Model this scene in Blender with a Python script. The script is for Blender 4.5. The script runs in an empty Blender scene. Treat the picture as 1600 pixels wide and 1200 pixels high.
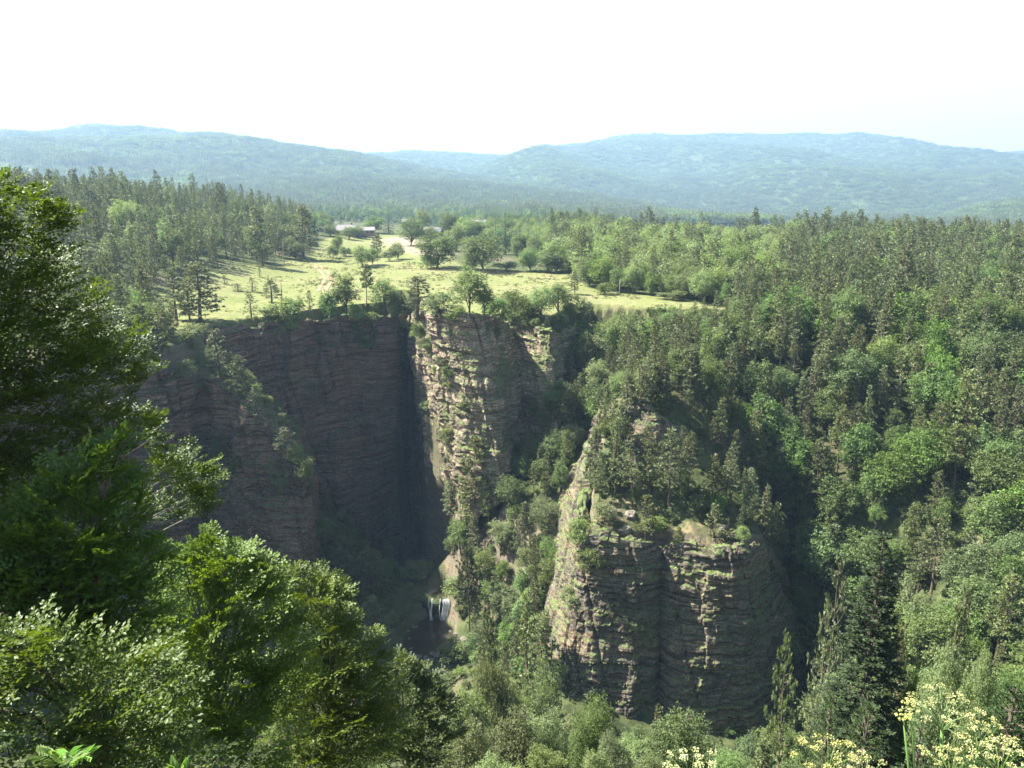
import bpy, math, random
import numpy as np
from mathutils import Vector, Matrix
from mathutils.bvhtree import BVHTree

SC = bpy.context.scene
COL = SC.collection
rng = np.random.default_rng(7)
random.seed(7)

# ------------------------------------------------------------------ camera model of the photograph (1600 x 1200)
F = 1230.0
PITCH = math.radians(13.7)
CP, SP = math.cos(PITCH), math.sin(PITCH)

def ray(px, py):
    dx = (px - 800.0) / F
    dy = (600.0 - py) / F
    return np.array([dx, CP + dy * SP, -SP + dy * CP])

def at(px, py, Y):
    d = ray(px, py)
    return d * (Y / d[1])

def project(p):
    p = np.asarray(p, float)
    yc = p[..., 1] * CP - p[..., 2] * SP
    up = p[..., 1] * SP + p[..., 2] * CP
    yc = np.where(yc < 0.05, 0.05, yc)
    return 800 + F * p[..., 0] / yc, 600 - F * up / yc, yc

# ------------------------------------------------------------------ noise
def _hash(ix, iy, iz, seed):
    h = (ix.astype(np.int64) * 374761393 + iy.astype(np.int64) * 668265263 + iz.astype(np.int64) * 2147483647 + seed * 974634777) & 0xFFFFFFFF
    h = ((h ^ (h >> 13)) * 1274126177) & 0xFFFFFFFF
    h = ((h ^ (h >> 16)) * 2246822519) & 0xFFFFFFFF
    return ((h ^ (h >> 15)) & 0xFFFFFF) / float(0xFFFFFF)

def vnoise(x, y=0.0, z=0.0, seed=0):
    x, y, z = np.broadcast_arrays(np.asarray(x, float), np.asarray(y, float), np.asarray(z, float))
    ix, iy, iz = np.floor(x), np.floor(y), np.floor(z)
    fx, fy, fz = x - ix, y - iy, z - iz
    sx, sy, sz = [f * f * f * (f * (f * 6 - 15) + 10) for f in (fx, fy, fz)]
    r = 0.0
    for a in (0, 1):
        wx = sx if a else 1 - sx
        for b in (0, 1):
            wy = sy if b else 1 - sy
            for c in (0, 1):
                wz = sz if c else 1 - sz
                r = r + wx * wy * wz * _hash(ix + a, iy + b, iz + c, seed)
    return r * 2 - 1

def fbm(x, y=0.0, z=0.0, seed=0, octs=4, gain=0.5):
    r, a, f, t = 0.0, 1.0, 1.0, 0.0
    for o in range(octs):
        r = r + a * vnoise(np.asarray(x) * f, np.asarray(y) * f, np.asarray(z) * f, seed + o * 17)
        t += a
        a *= gain
        f *= 2.03
    return r / t

def smooth(a, b, x):
    t = np.clip((x - a) / (b - a), 0, 1)
    return t * t * (3 - 2 * t)

def in_poly(x, y, poly):
    x = np.asarray(x, float); y = np.asarray(y, float)
    r = np.zeros(x.shape, bool)
    n = len(poly)
    for i in range(n):
        x0, y0 = poly[i][:2]; x1, y1 = poly[(i + 1) % n][:2]
        if y0 == y1:
            continue
        c = ((y0 > y) != (y1 > y)) & (x < (x1 - x0) * (y - y0) / (y1 - y0) + x0)
        r ^= c
    return r

class RBF:
    def __init__(self, pts):
        p = np.array(pts, float)
        self.c = p[:, :2]
        n = len(p)
        d = np.linalg.norm(self.c[:, None] - self.c[None], axis=2)
        A = np.zeros((n + 3, n + 3))
        A[:n, :n] = d + np.eye(n) * 0.0
        A[:n, n] = 1; A[:n, n + 1:] = self.c
        A[n, :n] = 1; A[n + 1:, :n] = self.c.T
        b = np.zeros(n + 3); b[:n] = p[:, 2]
        self.w = np.linalg.lstsq(A, b, rcond=None)[0]
    def __call__(self, x, y):
        x = np.asarray(x, float); y = np.asarray(y, float)
        r = self.w[-3] + self.w[-2] * x + self.w[-1] * y
        for (cx, cy), w in zip(self.c, self.w[:-3]):
            r = r + w * np.hypot(x - cx, y - cy)
        return r

def catmull(P, step):
    P = np.array(P, float)
    Q = np.vstack([2 * P[0] - P[1], P, 2 * P[-1] - P[-2]])
    out = []
    for i in range(1, len(Q) - 2):
        p0, p1, p2, p3 = Q[i - 1:i + 3]
        L = max(np.linalg.norm((p2 - p1)[:3]), np.linalg.norm((p2 - p1)[3:6]) if P.shape[1] >= 6 else 0)
        n = max(2, int(L / step))
        t = (np.arange(n) / n)[:, None]
        # tension 0.5 keeps corners tight
        m1, m2 = (p2 - p0) * 0.32, (p3 - p1) * 0.32
        out.append((2*t**3 - 3*t**2 + 1) * p1 + (t**3 - 2*t**2 + t) * m1 + (-2*t**3 + 3*t**2) * p2 + (t**3 - t**2) * m2)
    out.append(P[-1:])
    return np.vstack(out)

# ------------------------------------------------------------------ meshes
def mesh_np(name, verts, faces, mat=None, mat_idx=None, attrs=None, smooth_shade=False):
    """faces: (M,k) int array or a list of such arrays with different k"""
    me = bpy.data.meshes.new(name)
    verts = np.ascontiguousarray(verts, np.float32)
    fl = [np.asarray(f, np.int32) for f in (faces if isinstance(faces, list) else [faces])]
    fl = [f for f in fl if len(f)]
    me.vertices.add(len(verts)); me.vertices.foreach_set('co', verts.ravel())
    loops = np.concatenate([f.ravel() for f in fl])
    sizes = np.concatenate([np.full(len(f), f.shape[1], np.int32) for f in fl])
    starts = np.concatenate([[0], np.cumsum(sizes)[:-1]]).astype(np.int32)
    me.loops.add(len(loops)); me.loops.foreach_set('vertex_index', loops)
    me.polygons.add(len(sizes)); me.polygons.foreach_set('loop_start', starts)
    for m in (mat if isinstance(mat, (list, tuple)) else [mat]):
        if m: me.materials.append(m)
    if mat_idx is not None:
        me.polygons.foreach_set('material_index', np.asarray(mat_idx, np.int32))
    if attrs:
        for k, (dom, val) in attrs.items():
            a = me.attributes.new(k, 'FLOAT', dom)
            a.data.foreach_set('value', np.asarray(val, np.float32).ravel())
    me.update(calc_edges=True)
    me.validate()
    me.polygons.foreach_set('use_smooth', np.full(len(me.polygons), smooth_shade, bool))
    return me

def link(name, me, parent=None):
    o = bpy.data.objects.new(name, me)
    COL.objects.link(o)
    if parent is not None: o.parent = parent
    return o

def tag(o, label=None, cat=None, group=None, kind=None):
    if label: o['label'] = label
    if cat: o['category'] = cat
    if group: o['group'] = group
    if kind: o['kind'] = kind
    return o

def empty(name, loc=(0, 0, 0), rz=0.0, s=1.0):
    o = bpy.data.objects.new(name, None)
    COL.objects.link(o)
    o.empty_display_size = 0.3
    o.location = loc; o.rotation_euler = (0, 0, rz); o.scale = (s, s, s) if np.isscalar(s) else s
    return o

def grid_faces(nu, nv):
    i = np.arange(nu * nv).reshape(nu, nv)
    return np.stack([i[:-1, :-1], i[1:, :-1], i[1:, 1:], i[:-1, 1:]], -1).reshape(-1, 4)

class MB:
    """collects pieces that become one mesh"""
    def __init__(self):
        self.v, self.f, self.m, self.n = [], {}, {}, 0
    def add(self, v, f, mi=0):
        v = np.asarray(v, float); f = np.asarray(f, np.int64)
        self.v.append(v)
        k = f.shape[1]
        self.f.setdefault(k, []).append(f + self.n)
        self.m.setdefault(k, []).append(np.full(len(f), mi))
        self.n += len(v)
    def tube(self, pts, rad, sides=6, mi=0, cap=True):
        pts = np.asarray(pts, float); n = len(pts)
        rad = np.broadcast_to(np.asarray(rad, float), (n,))
        t = np.gradient(pts, axis=0)
        t /= np.linalg.norm(t, axis=1)[:, None] + 1e-9
        ref = np.array([0.0, 0, 1]) if abs(t[:, 2]).mean() < 0.8 else np.array([1.0, 0, 0])
        a = np.cross(t, ref); a /= np.linalg.norm(a, axis=1)[:, None] + 1e-9
        b = np.cross(t, a)
        th = np.arange(sides) / sides * 2 * np.pi
        v = pts[:, None] + rad[:, None, None] * (np.cos(th)[None, :, None] * a[:, None] + np.sin(th)[None, :, None] * b[:, None])
        v = v.reshape(-1, 3)
        i = np.arange(n * sides).reshape(n, sides)
        j = np.roll(i, -1, axis=1)
        f = np.stack([i[:-1], j[:-1], j[1:], i[1:]], -1).reshape(-1, 4)
        self.add(v, f, mi)
        if cap:
            k = self.n
            self.v.append(pts[-1:]); self.n += 1
            base = k - sides
            ii = np.arange(sides)
            tri = np.stack([base + ii, base + (ii + 1) % sides, np.full(sides, k)], -1)
            self.f.setdefault(3, []).append(tri); self.m.setdefault(3, []).append(np.full(sides, mi))
    def box(self, c, s, rz=0.0, mi=0):
        c = np.asarray(c, float); s = np.asarray(s, float) / 2
        v = np.array([[x, y, z] for x in (-1, 1) for y in (-1, 1) for z in (-1, 1)], float) * s
        cr, sr = math.cos(rz), math.sin(rz)
        v = np.stack([v[:, 0] * cr - v[:, 1] * sr, v[:, 0] * sr + v[:, 1] * cr, v[:, 2]], 1) + c
        self.add(v, [[0, 1, 3, 2], [4, 6, 7, 5], [0, 4, 5, 1], [2, 3, 7, 6], [0, 2, 6, 4], [1, 5, 7, 3]], mi)
    def quads(self, v4, mi=0):
        v4 = np.asarray(v4, float)
        n = len(v4)
        self.add(v4.reshape(-1, 3), np.arange(n * 4).reshape(n, 4), mi)
    def mesh(self, name, mat, attrs=None, smooth_shade=False):
        ks = sorted(self.f)
        return mesh_np(name, np.vstack(self.v), [np.vstack(self.f[k]) for k in ks], mat,
                       np.concatenate([np.concatenate(self.m[k]) for k in ks]), attrs, smooth_shade)

# ------------------------------------------------------------------ materials
def new_mat(name):
    m = bpy.data.materials.new(name); m.use_nodes = True
    nt = m.node_tree
    for n in list(nt.nodes): nt.nodes.remove(n)
    out = nt.nodes.new('ShaderNodeOutputMaterial')
    return m, nt, out

class NT:
    """tiny helper for wiring nodes"""
    def __init__(self, nt): self.nt = nt
    def n(self, t, **kw):
        x = self.nt.nodes.new(t)
        for k, v in kw.items(): setattr(x, k, v)
        return x
    def l(self, a, b): self.nt.links.new(a, b)
    def inp(self, node, key, v):
        s = node.inputs[key]
        if hasattr(v, 'is_output') or isinstance(v, bpy.types.NodeSocket): self.l(v, s)
        else: s.default_value = v
    def math(self, op, a, b=0.0, clamp=False):
        x = self.n('ShaderNodeMath', operation=op, use_clamp=clamp)
        self.inp(x, 0, a); self.inp(x, 1, b)
        return x.outputs[0]
    def mix(self, f, a, b, mode='MIX'):
        x = self.n('ShaderNodeMix', data_type='RGBA', blend_type=mode)
        self.inp(x, 'Factor', f)
        for key, v in ((6, a), (7, b)):
            s = x.inputs[key]
            if isinstance(v, bpy.types.NodeSocket): self.l(v, s)
            else: s.default_value = (*v, 1) if len(v) == 3 else v
        return x.outputs[2]
    def noise(self, vec, scale, detail=4.0, rough=0.55, dist=0.0):
        x = self.n('ShaderNodeTexNoise')
        if vec is not None: self.l(vec, x.inputs['Vector'])
        x.inputs['Scale'].default_value = scale; x.inputs['Detail'].default_value = detail
        x.inputs['Roughness'].default_value = rough; x.inputs['Distortion'].default_value = dist
        return x.outputs['Fac']
    def ramp(self, fac, stops, interp='LINEAR'):
        x = self.n('ShaderNodeValToRGB')
        x.color_ramp.interpolation = interp
        e = x.color_ramp.elements
        while len(e) > 1: e.remove(e[-1])
        e[0].position = stops[0][0]; e[0].color = (*stops[0][1], 1)
        for p, c in stops[1:]:
            k = e.new(p); k.color = (*c, 1)
        self.l(fac, x.inputs[0])
        return x.outputs[0]
    def step(self, fac, a, b):
        x = self.n('ShaderNodeMapRange', interpolation_type='SMOOTHSTEP')
        self.inp(x, 0, fac); x.inputs[1].default_value = a; x.inputs[2].default_value = b
        return x.outputs[0]
    def attr(self, name):
        x = self.n('ShaderNodeAttribute', attribute_name=name)
        return x.outputs['Fac']
    def scalevec(self, v, s):
        x = self.n('ShaderNodeVectorMath', operation='MULTIPLY')
        self.l(v, x.inputs[0]); x.inputs[1].default_value = s
        return x.outputs[0]

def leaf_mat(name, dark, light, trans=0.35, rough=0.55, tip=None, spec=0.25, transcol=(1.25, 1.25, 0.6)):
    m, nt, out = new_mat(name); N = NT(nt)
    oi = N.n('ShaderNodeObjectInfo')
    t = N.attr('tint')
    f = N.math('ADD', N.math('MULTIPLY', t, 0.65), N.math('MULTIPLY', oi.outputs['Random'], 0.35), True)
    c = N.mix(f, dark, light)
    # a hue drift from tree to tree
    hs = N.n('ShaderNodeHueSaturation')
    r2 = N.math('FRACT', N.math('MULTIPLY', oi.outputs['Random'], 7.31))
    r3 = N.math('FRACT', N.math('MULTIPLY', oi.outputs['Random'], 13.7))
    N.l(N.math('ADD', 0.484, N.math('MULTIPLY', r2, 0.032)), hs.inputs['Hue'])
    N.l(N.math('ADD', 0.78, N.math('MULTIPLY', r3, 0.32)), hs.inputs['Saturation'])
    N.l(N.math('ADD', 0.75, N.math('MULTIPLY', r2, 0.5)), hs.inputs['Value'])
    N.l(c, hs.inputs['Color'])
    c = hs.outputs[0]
    b = N.n('ShaderNodeBsdfPrincipled')
    N.l(c, b.inputs['Base Color']); b.inputs['Roughness'].default_value = rough
    b.inputs['Specular IOR Level'].default_value = spec
    tr = N.n('ShaderNodeBsdfTranslucent')
    N.l(N.mix(1.0, c, transcol, 'MULTIPLY'), tr.inputs['Color'])
    mx = N.n('ShaderNodeMixShader'); mx.inputs[0].default_value = trans
    N.l(b.outputs[0], mx.inputs[1]); N.l(tr.outputs[0], mx.inputs[2])
    N.l(mx.outputs[0], out.inputs['Surface'])
    return m

def bark_mat(name, a, b, scale=3.0):
    m, nt, out = new_mat(name); N = NT(nt)
    tc = N.n('ShaderNodeTexCoord')
    v = N.scalevec(tc.outputs['Object'], (1, 1, 0.25))
    f = N.noise(v, scale, 5, 0.65)
    p = N.n('ShaderNodeBsdfPrincipled')
    N.l(N.mix(N.step(f, 0.35, 0.65), a, b), p.inputs['Base Color'])
    p.inputs['Roughness'].default_value = 0.9; p.inputs['Specular IOR Level'].default_value = 0.15
    bp = N.n('ShaderNodeBump'); bp.inputs['Strength'].default_value = 0.6; bp.inputs['Distance'].default_value = 0.03
    N.l(f, bp.inputs['Height']); N.l(bp.outputs[0], p.inputs['Normal'])
    N.l(p.outputs[0], out.inputs['Surface'])
    return m

def plain_mat(name, a, b, scale=2.0, rough=0.8, spec=0.2, bump=0.0):
    m, nt, out = new_mat(name); N = NT(nt)
    tc = N.n('ShaderNodeTexCoord')
    f = N.noise(tc.outputs['Object'], scale, 6, 0.6)
    p = N.n('ShaderNodeBsdfPrincipled')
    N.l(N.mix(N.step(f, 0.3, 0.7), a, b), p.inputs['Base Color'])
    p.inputs['Roughness'].default_value = rough; p.inputs['Specular IOR Level'].default_value = spec
    if bump:
        bp = N.n('ShaderNodeBump'); bp.inputs['Strength'].default_value = bump; bp.inputs['Distance'].default_value = 0.05
        N.l(f, bp.inputs['Height']); N.l(bp.outputs[0], p.inputs['Normal'])
    N.l(p.outputs[0], out.inputs['Surface'])
    return m
# ------------------------------------------------------------------ cliff outlines: (px, py, Y) of the top edge, (px, py, Y) of the foot
MAIN = [  # the long shaded wall, west to east, ending in the back of the slot
    (300, 512, 196, 292, 872, 189), (345, 510, 201, 345, 880, 195), (400, 508, 209, 400, 885, 203), (455, 504, 215, 452, 888, 209),
    (500, 500, 222, 497, 890, 216), (545, 497, 227, 545, 893, 220), (585, 495, 231, 578, 895, 224), (620, 491, 235, 604, 905, 229),
    (629, 490, 241, 612, 900, 236), (634, 489, 252, 624, 892, 248), (638, 488, 264, 645, 880, 260)]
FIN = [   # from the back of the slot round the sunlit nose to the bushy gully
    (640, 488, 264, 662, 880, 260), (641, 489, 248, 676, 886, 240), (642, 490, 230, 690, 893, 214), (650, 490, 216, 700, 862, 203), (676, 489, 205, 722, 815, 194), (710, 488, 198, 748, 785, 188),
    (748, 492, 196, 785, 765, 186), (775, 496, 203, 808, 745, 194), (796, 500, 216, 828, 712, 206), (820, 505, 214, 846, 680, 204), (858, 512, 205, 872, 650, 198), (882, 518, 213, 890, 615, 208), (935, 505, 236, 930, 560, 233)]
SPUR = [  # buttress in front of the long wall
    (-160, 640, 128, -160, 980, 122), (40, 600, 150, 40, 930, 144), (150, 590, 164, 150, 905, 157), (205, 585, 170, 205, 900, 163), (275, 585, 174, 270, 895, 168), (318, 590, 181, 322, 890, 178),
    (340, 600, 179, 345, 895, 174), (385, 645, 174, 380, 903, 168), (430, 690, 172, 425, 908, 165), (474, 738, 170, 480, 910, 164), (486, 744, 175, 492, 905, 171), (492, 742, 186, 500, 895, 183), (488, 700, 204, 500, 880, 201)]
PINN = [  # the pinnacle, from its sunlit left flank round the front to the gully on the right
    (935, 640, 182, 872, 790, 178), (912, 720, 164, 858, 900, 158), (902, 780, 151, 856, 985, 144), (900, 812, 143, 862, 1060, 135), (912, 822, 139, 884, 1108, 130), (950, 832, 137, 915, 1140, 128),
    (1000, 842, 136, 985, 1172, 127), (1033, 848, 139, 1024, 1172, 132.5), (1060, 852, 137, 1052, 1178, 129), (1110, 856, 135, 1108, 1185, 127), (1160, 852, 135, 1182, 1190, 128),
    (1196, 862, 141, 1222, 1172, 134), (1226, 905, 149, 1252, 1120, 144), (1248, 950, 157, 1272, 1075, 154), (1250, 960, 166, 1270, 1040, 164)]
CRAG = [  # small dark face under the crest of the pinnacle
    (985, 640, 166, 975, 705, 163), (1004, 628, 161, 1000, 735, 156), (1030, 652, 159, 1030, 745, 155), (1060, 668, 159, 1062, 745, 155.5), (1076, 664, 163, 1080, 740, 160)]

def cols(C):
    out = []
    for c in C:
        out.append(np.concatenate([at(c[0], c[1], c[2]), at(c[3], c[4], c[5])]))
    return np.array(out)

def plan_normals(P, out_hint):
    """horizontal unit normals of a plan polyline, on the side of out_hint (+1: right of travel)"""
    t = np.gradient(P[:, :2], axis=0)
    t /= np.linalg.norm(t, axis=1)[:, None] + 1e-9
    return np.stack([t[:, 1], -t[:, 0]], 1) * out_hint

def offset(P, d):
    Q = catmull(P, 2.0)
    n = plan_normals(Q, 1)
    k = np.ones(5) / 5
    n = np.stack([np.convolve(np.pad(n[:, i], 2, 'edge'), k, 'valid') for i in (0, 1)], 1)
    n /= np.linalg.norm(n, axis=1)[:, None] + 1e-9
    R = Q[:, :3].copy(); R[:, :2] += n * d
    return R

cMAIN, cFIN, cSPUR, cPINN, cCRAG = map(cols, (MAIN, FIN, SPUR, PINN, CRAG))
# travel is west -> east, so the gorge (towards the camera) is on the right of travel; inland is negative
rimM, rimF = offset(cMAIN, -2.6), offset(cFIN, -2.6)
rimS, rimP = offset(cSPUR, -2.2), offset(cPINN, -2.0)
iS = 5 * 1
GORGE = [tuple(p[:2]) for p in rimS[:int(len(rimS) * 0.42)]] + [tuple(p[:2]) for p in rimM[3:]] + [tuple(p[:2]) for p in rimF] + \
        [(60, 226), (110, 196), (190, 160), (330, 130), (330, -300), (-330, -300), (-330, 90)]
SPURPOLY = [tuple(p[:2]) for p in rimS[int(len(rimS) * 0.36):]] + [tuple(at(470, 600, 224)[:2]), tuple(at(380, 560, 214)[:2]), tuple(at(300, 530, 202)[:2])]
PINNPOLY = [tuple(p[:2]) for p in rimP] + [(58, 176), (52, 186), (40, 194), (26, 190)]

def plateau(x, y):
    r = y
    h = -33.3 + 0.0160 * np.clip(y - 205, -200, 355)
    h = h - 9 * smooth(575, 800, y) - 6 * smooth(900, 2500, y)
    h = h + 24 * smooth(-75, -210, x) * smooth(190, 300, y) * (1 - 0.8 * smooth(420, 700, y))
    h = h - 30 * smooth(430, 700, y) * smooth(40, 160, x)
    h = h - 5 * smooth(0, 180, x) * smooth(330, 250, y)
    return h + 0.9 * fbm(x / 45, y / 45, 0, 3, 3)

V = []
def vp(px, py, Y, dz=0.0):
    p = at(px, py, Y); V.append((p[0], p[1], p[2] + dz))
def vw(*p): V.append(p)
# bed of the river and the step of the waterfall are set further below
vp(640, 1035, 164); vp(690, 1005, 170, -1); vp(560, 1090, 152); vp(700, 985, 174, -1)
vp(520, 800, 213); vp(570, 850, 213); vp(612, 905, 216); vp(655, 900, 222); vp(640, 895, 240)
vp(682, 932, 183); vp(690, 905, 190); vp(660, 900, 203)
# left scree under the wall
vp(510, 800, 201); vp(560, 858, 195); vp(612, 915, 189); vp(545, 925, 180); vp(600, 975, 174); vp(500, 900, 180); vp(480, 920, 163)
vp(400, 915, 164); vp(320, 905, 168); vp(205, 905, 162); vp(40, 935, 143); vp(-160, 985, 121); vp(640, 960, 180)
# right bank behind the pool, up to the bushy gully
vp(742, 985, 171); vp(745, 930, 180); vp(745, 860, 190); vp(735, 812, 191, 0); vp(785, 790, 185); vp(815, 745, 194); vp(842, 710, 200); vp(870, 640, 212)
vp(905, 590, 222); vp(935, 562, 230); vp(830, 880, 172); vp(845, 960, 155); vp(850, 1050, 138); vp(800, 1080, 138); vp(870, 780, 180); vp(900, 690, 190)
vp(760, 1060, 150); vp(720, 1040, 160); vp(880, 1120, 124); vp(980, 1180, 122); vp(1110, 1195, 120); vp(1200, 1185, 122); vp(1265, 1130, 134); vp(1285, 1085, 150)
# saddle between pinnacle and plateau, then the wooded slope on the right (ground lies under the canopy that is seen)
vw(26, 196, -53); vw(45, 188, -47); vw(40, 205, -43); vw(25, 222, -40); vw(62, 186, -49)
vw(60, 226, -33.4); vw(110, 196, -36); vw(190, 160, -37); vw(330, 130, -37)
vw(75, 160, -70); vw(70, 172, -60); vw(90, 150, -64); vw(110, 150, -56); vw(82, 125, -79); vw(100, 112, -72); vw(125, 120, -62); vw(150, 130, -52); vw(130, 90, -62); vw(170, 80, -52); vw(100, 175, -48); vw(150, 150, -47)
vw(62, 118, -92); vw(75, 100, -82); vw(100, 82, -70); vw(150, 50, -50); vw(250, 60, -40); vw(45, 112, -98)
# the slope that falls from the viewpoint
for X in (-90, -45, 0, 30, 60):
    k = 0.92 if X < 20 else 0.86
    vw(X, 8, -1.9 - 0.8 * 8 - (0.03 * abs(X))); vw(X, 25, -2.5 - k * 25); vw(X, 50, -2.5 - k * 50); vw(X, 0, -1.8); vw(X, -20, -1.0)
vw(-60, 80, -76); vw(-20, 80, -79); vw(15, 82, -79); vw(45, 75, -72); vw(-40, 115, -101); vw(-5, 118, -102); vw(20, 105, -98); vw(-90, 100, -88); vw(-100, 130, -96); vw(-140, 80, -70); vw(-200, 60, -52)
vw(-330, 90, -40); vw(-330, -300, 4); vw(330, -300, 4); vw(0, -300, 4); vw(110, 20, -22); vw(110, 0, -2); vw(200, 0, -5)
vw(-250, -20, 0)
VAL = RBF(V)

S = []
def sp(px, py, Y, dz=0.0):
    p = at(px, py, Y); S.append((p[0], p[1], p[2] + dz))
for c in SPUR[4:13]: sp(c[0], c[1], c[2], -0.5)
sp(330, 545, 193); sp(360, 570, 192); sp(400, 612, 190); sp(440, 660, 190); sp(470, 700, 192); sp(300, 540, 198); sp(420, 620, 205); sp(470, 690, 205)
SPURH = RBF(S)
S2 = S; S = []
for c in PINN: sp(c[0], c[1], c[2], -0.4)
sp(940, 806, 143); sp(1000, 800, 145); sp(1060, 800, 145); sp(1110, 822, 143); sp(1165, 830, 143); sp(1010, 750, 153); sp(1080, 745, 154); sp(1200, 840, 148)
sp(960, 740, 155); sp(990, 640, 168); sp(1020, 610, 168); sp(1060, 610, 172); sp(1100, 620, 178); sp(955, 660, 170); sp(1010, 582, 180, 0); sp(1060, 575, 186); sp(1150, 760, 156); sp(1220, 830, 166)
sp(1130, 680, 168); sp(1180, 740, 172)
S += [(58, 176, -57), (52, 186, -48), (40, 194, -46.5), (26, 190, -52)]
PINNH = RBF(S)
RIVER = [at(690, 903, 196), at(686, 918, 190), at(684, 930, 185.5), at(682, 936, 183)]

def ground_raw(x, y):
    h = plateau(x, y)
    g = in_poly(x, y, GORGE)
    if g.any():
        xx, yy = x[g], y[g]
        v = VAL(xx, yy) + 0.9 * fbm(xx / 11, yy / 11, 0, 11, 4)
        v = np.where(yy < 12, VAL(xx, yy), v)
        s = in_poly(xx, yy, SPURPOLY)
        v[s] = SPURH(xx[s], yy[s]) + 0.6 * fbm(xx[s] / 5, yy[s] / 5, 0, 12, 3)
        p = in_poly(xx, yy, PINNPOLY)
        v[p] = PINNH(xx[p], yy[p]) + 0.9 * fbm(xx[p] / 5, yy[p] / 5, 0, 13, 4)
        h[g] = v
    return h

# ------------------------------------------------------------------ the ground: ONE sheet out to the horizon, dense where the gorge is
def axis(lo, hi, step, far, grow):
    a = list(np.arange(lo, hi + 1e-6, step))
    s = step
    while a[-1] < far[1]:
        s *= grow; a.append(a[-1] + s)
    s = step; b = []
    x = lo
    while x > far[0]:
        s *= grow; x -= s; b.append(x)
    return np.array(b[::-1] + a)

GX = axis(-150, 190, 1.0, (-9000, 9000), 1.09)
GY = axis(-6, 262, 1.0, (-9000, 9000), 1.07)
XX, YY = np.meshgrid(GX, GY, indexing='ij')
HH = ground_raw(XX.ravel(), YY.ravel()).reshape(XX.shape)
# soften the steps by one cell
K = HH.copy()
K[1:-1, 1:-1] = 0.5 * HH[1:-1, 1:-1] + 0.125 * (HH[:-2, 1:-1] + HH[2:, 1:-1] + HH[1:-1, :-2] + HH[1:-1, 2:])
HH = K
# bed of the pool and of the stream above the fall
POOLC = at(668, 1000, 171.5); POOLZ = POOLC[2]
def carve(cx, cy, rx, ry, z, soft=0.5):
    global HH
    d = np.hypot((XX - cx) / rx, (YY - cy) / ry)
    w = smooth(1.0 + soft, 1.0, d)
    HH = HH * (1 - w) + z * w
LIP = at(686, 940, 182.0)
carve(POOLC[0] + .3, POOLC[1] + 2.0, 5.6, 9.0, POOLZ - 1.0, 0.3)
carve(LIP[0], LIP[1] + 6.5, 3.6, 5.5, LIP[2] - 0.35, 0.2)

def H(x, y):
    x = np.asarray(x, float); y = np.asarray(y, float)
    i = np.clip(np.searchsorted(GX, x) - 1, 0, len(GX) - 2); j = np.clip(np.searchsorted(GY, y) - 1, 0, len(GY) - 2)
    fx = np.clip((x - GX[i]) / (GX[i + 1] - GX[i]), 0, 1); fy = np.clip((y - GY[j]) / (GY[j + 1] - GY[j]), 0, 1)
    return (HH[i, j] * (1 - fx) * (1 - fy) + HH[i + 1, j] * fx * (1 - fy) + HH[i, j + 1] * (1 - fx) * fy + HH[i + 1, j + 1] * fx * fy)

MEADOW = [(225, 478), (300, 428), (360, 416), (440, 411), (487, 397), (503, 374), (560, 364), (645, 366), (690, 392), (720, 414), (800, 424), (880, 428), (935, 455),
          (1060, 466), (1150, 486), (1112, 498), (1000, 487), (930, 484), (880, 490), (850, 515), (640, 520), (300, 540), (255, 520)]
DRY = [(595, 372), (640, 370), (700, 388), (660, 400), (610, 390)]
px_, py_, _ = project(np.stack([XX, YY, HH], -1))
onplat = (YY > 190) & ~in_poly(XX, YY, GORGE)
mead = (in_poly(px_, py_, MEADOW) & onplat & (YY > 0)).astype(float)
dry = (in_poly(px_, py_, DRY) & onplat & (YY > 300)).astype(float)
lowg = (~onplat & (YY > 60) & (HH > -70)).astype(float)

def rock_layers(N, geo_pos, cols_, dirt):
    """bedded rock: thin and thick beds along z, warped, with dirt in the joints"""
    sep = N.n('ShaderNodeSeparateXYZ'); N.l(geo_pos, sep.inputs[0])
    warp = N.noise(geo_pos, 0.035, 3, 0.5)
    z = N.math('ADD', sep.outputs[2], N.math('MULTIPLY', warp, 7.0))
    comb = N.n('ShaderNodeCombineXYZ')
    N.l(N.math('MULTIPLY', sep.outputs[0], 0.05), comb.inputs[0]); N.l(N.math('MULTIPLY', sep.outputs[1], 0.05), comb.inputs[1]); N.l(z, comb.inputs[2])
    beds = N.noise(comb.outputs[0], 0.28, 8, 0.72)
    fine = N.noise(comb.outputs[0], 1.7, 4, 0.7)
    c = N.ramp(beds, cols_)
    lam = N.noise(comb.outputs[0], 5.5, 3, 0.75)
    c = N.mix(N.step(fine, 0.54, 0.40), c, N.mix(1.0, c, (0.42, 0.40, 0.42), 'MULTIPLY'))
    c = N.mix(0.8, c, N.mix(N.step(lam, 0.36, 0.64), (0.55, 0.53, 0.53), (1.35, 1.33, 1.28)), 'MULTIPLY')
    stain_v = N.scalevec(geo_pos, (1, 1, 0.09))
    st = N.noise(stain_v, 0.33, 5, 0.65)
    c = N.mix(N.math('MULTIPLY', N.step(st, 0.52, 0.70), 0.75), c, dirt)
    return c, beds, fine

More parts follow.
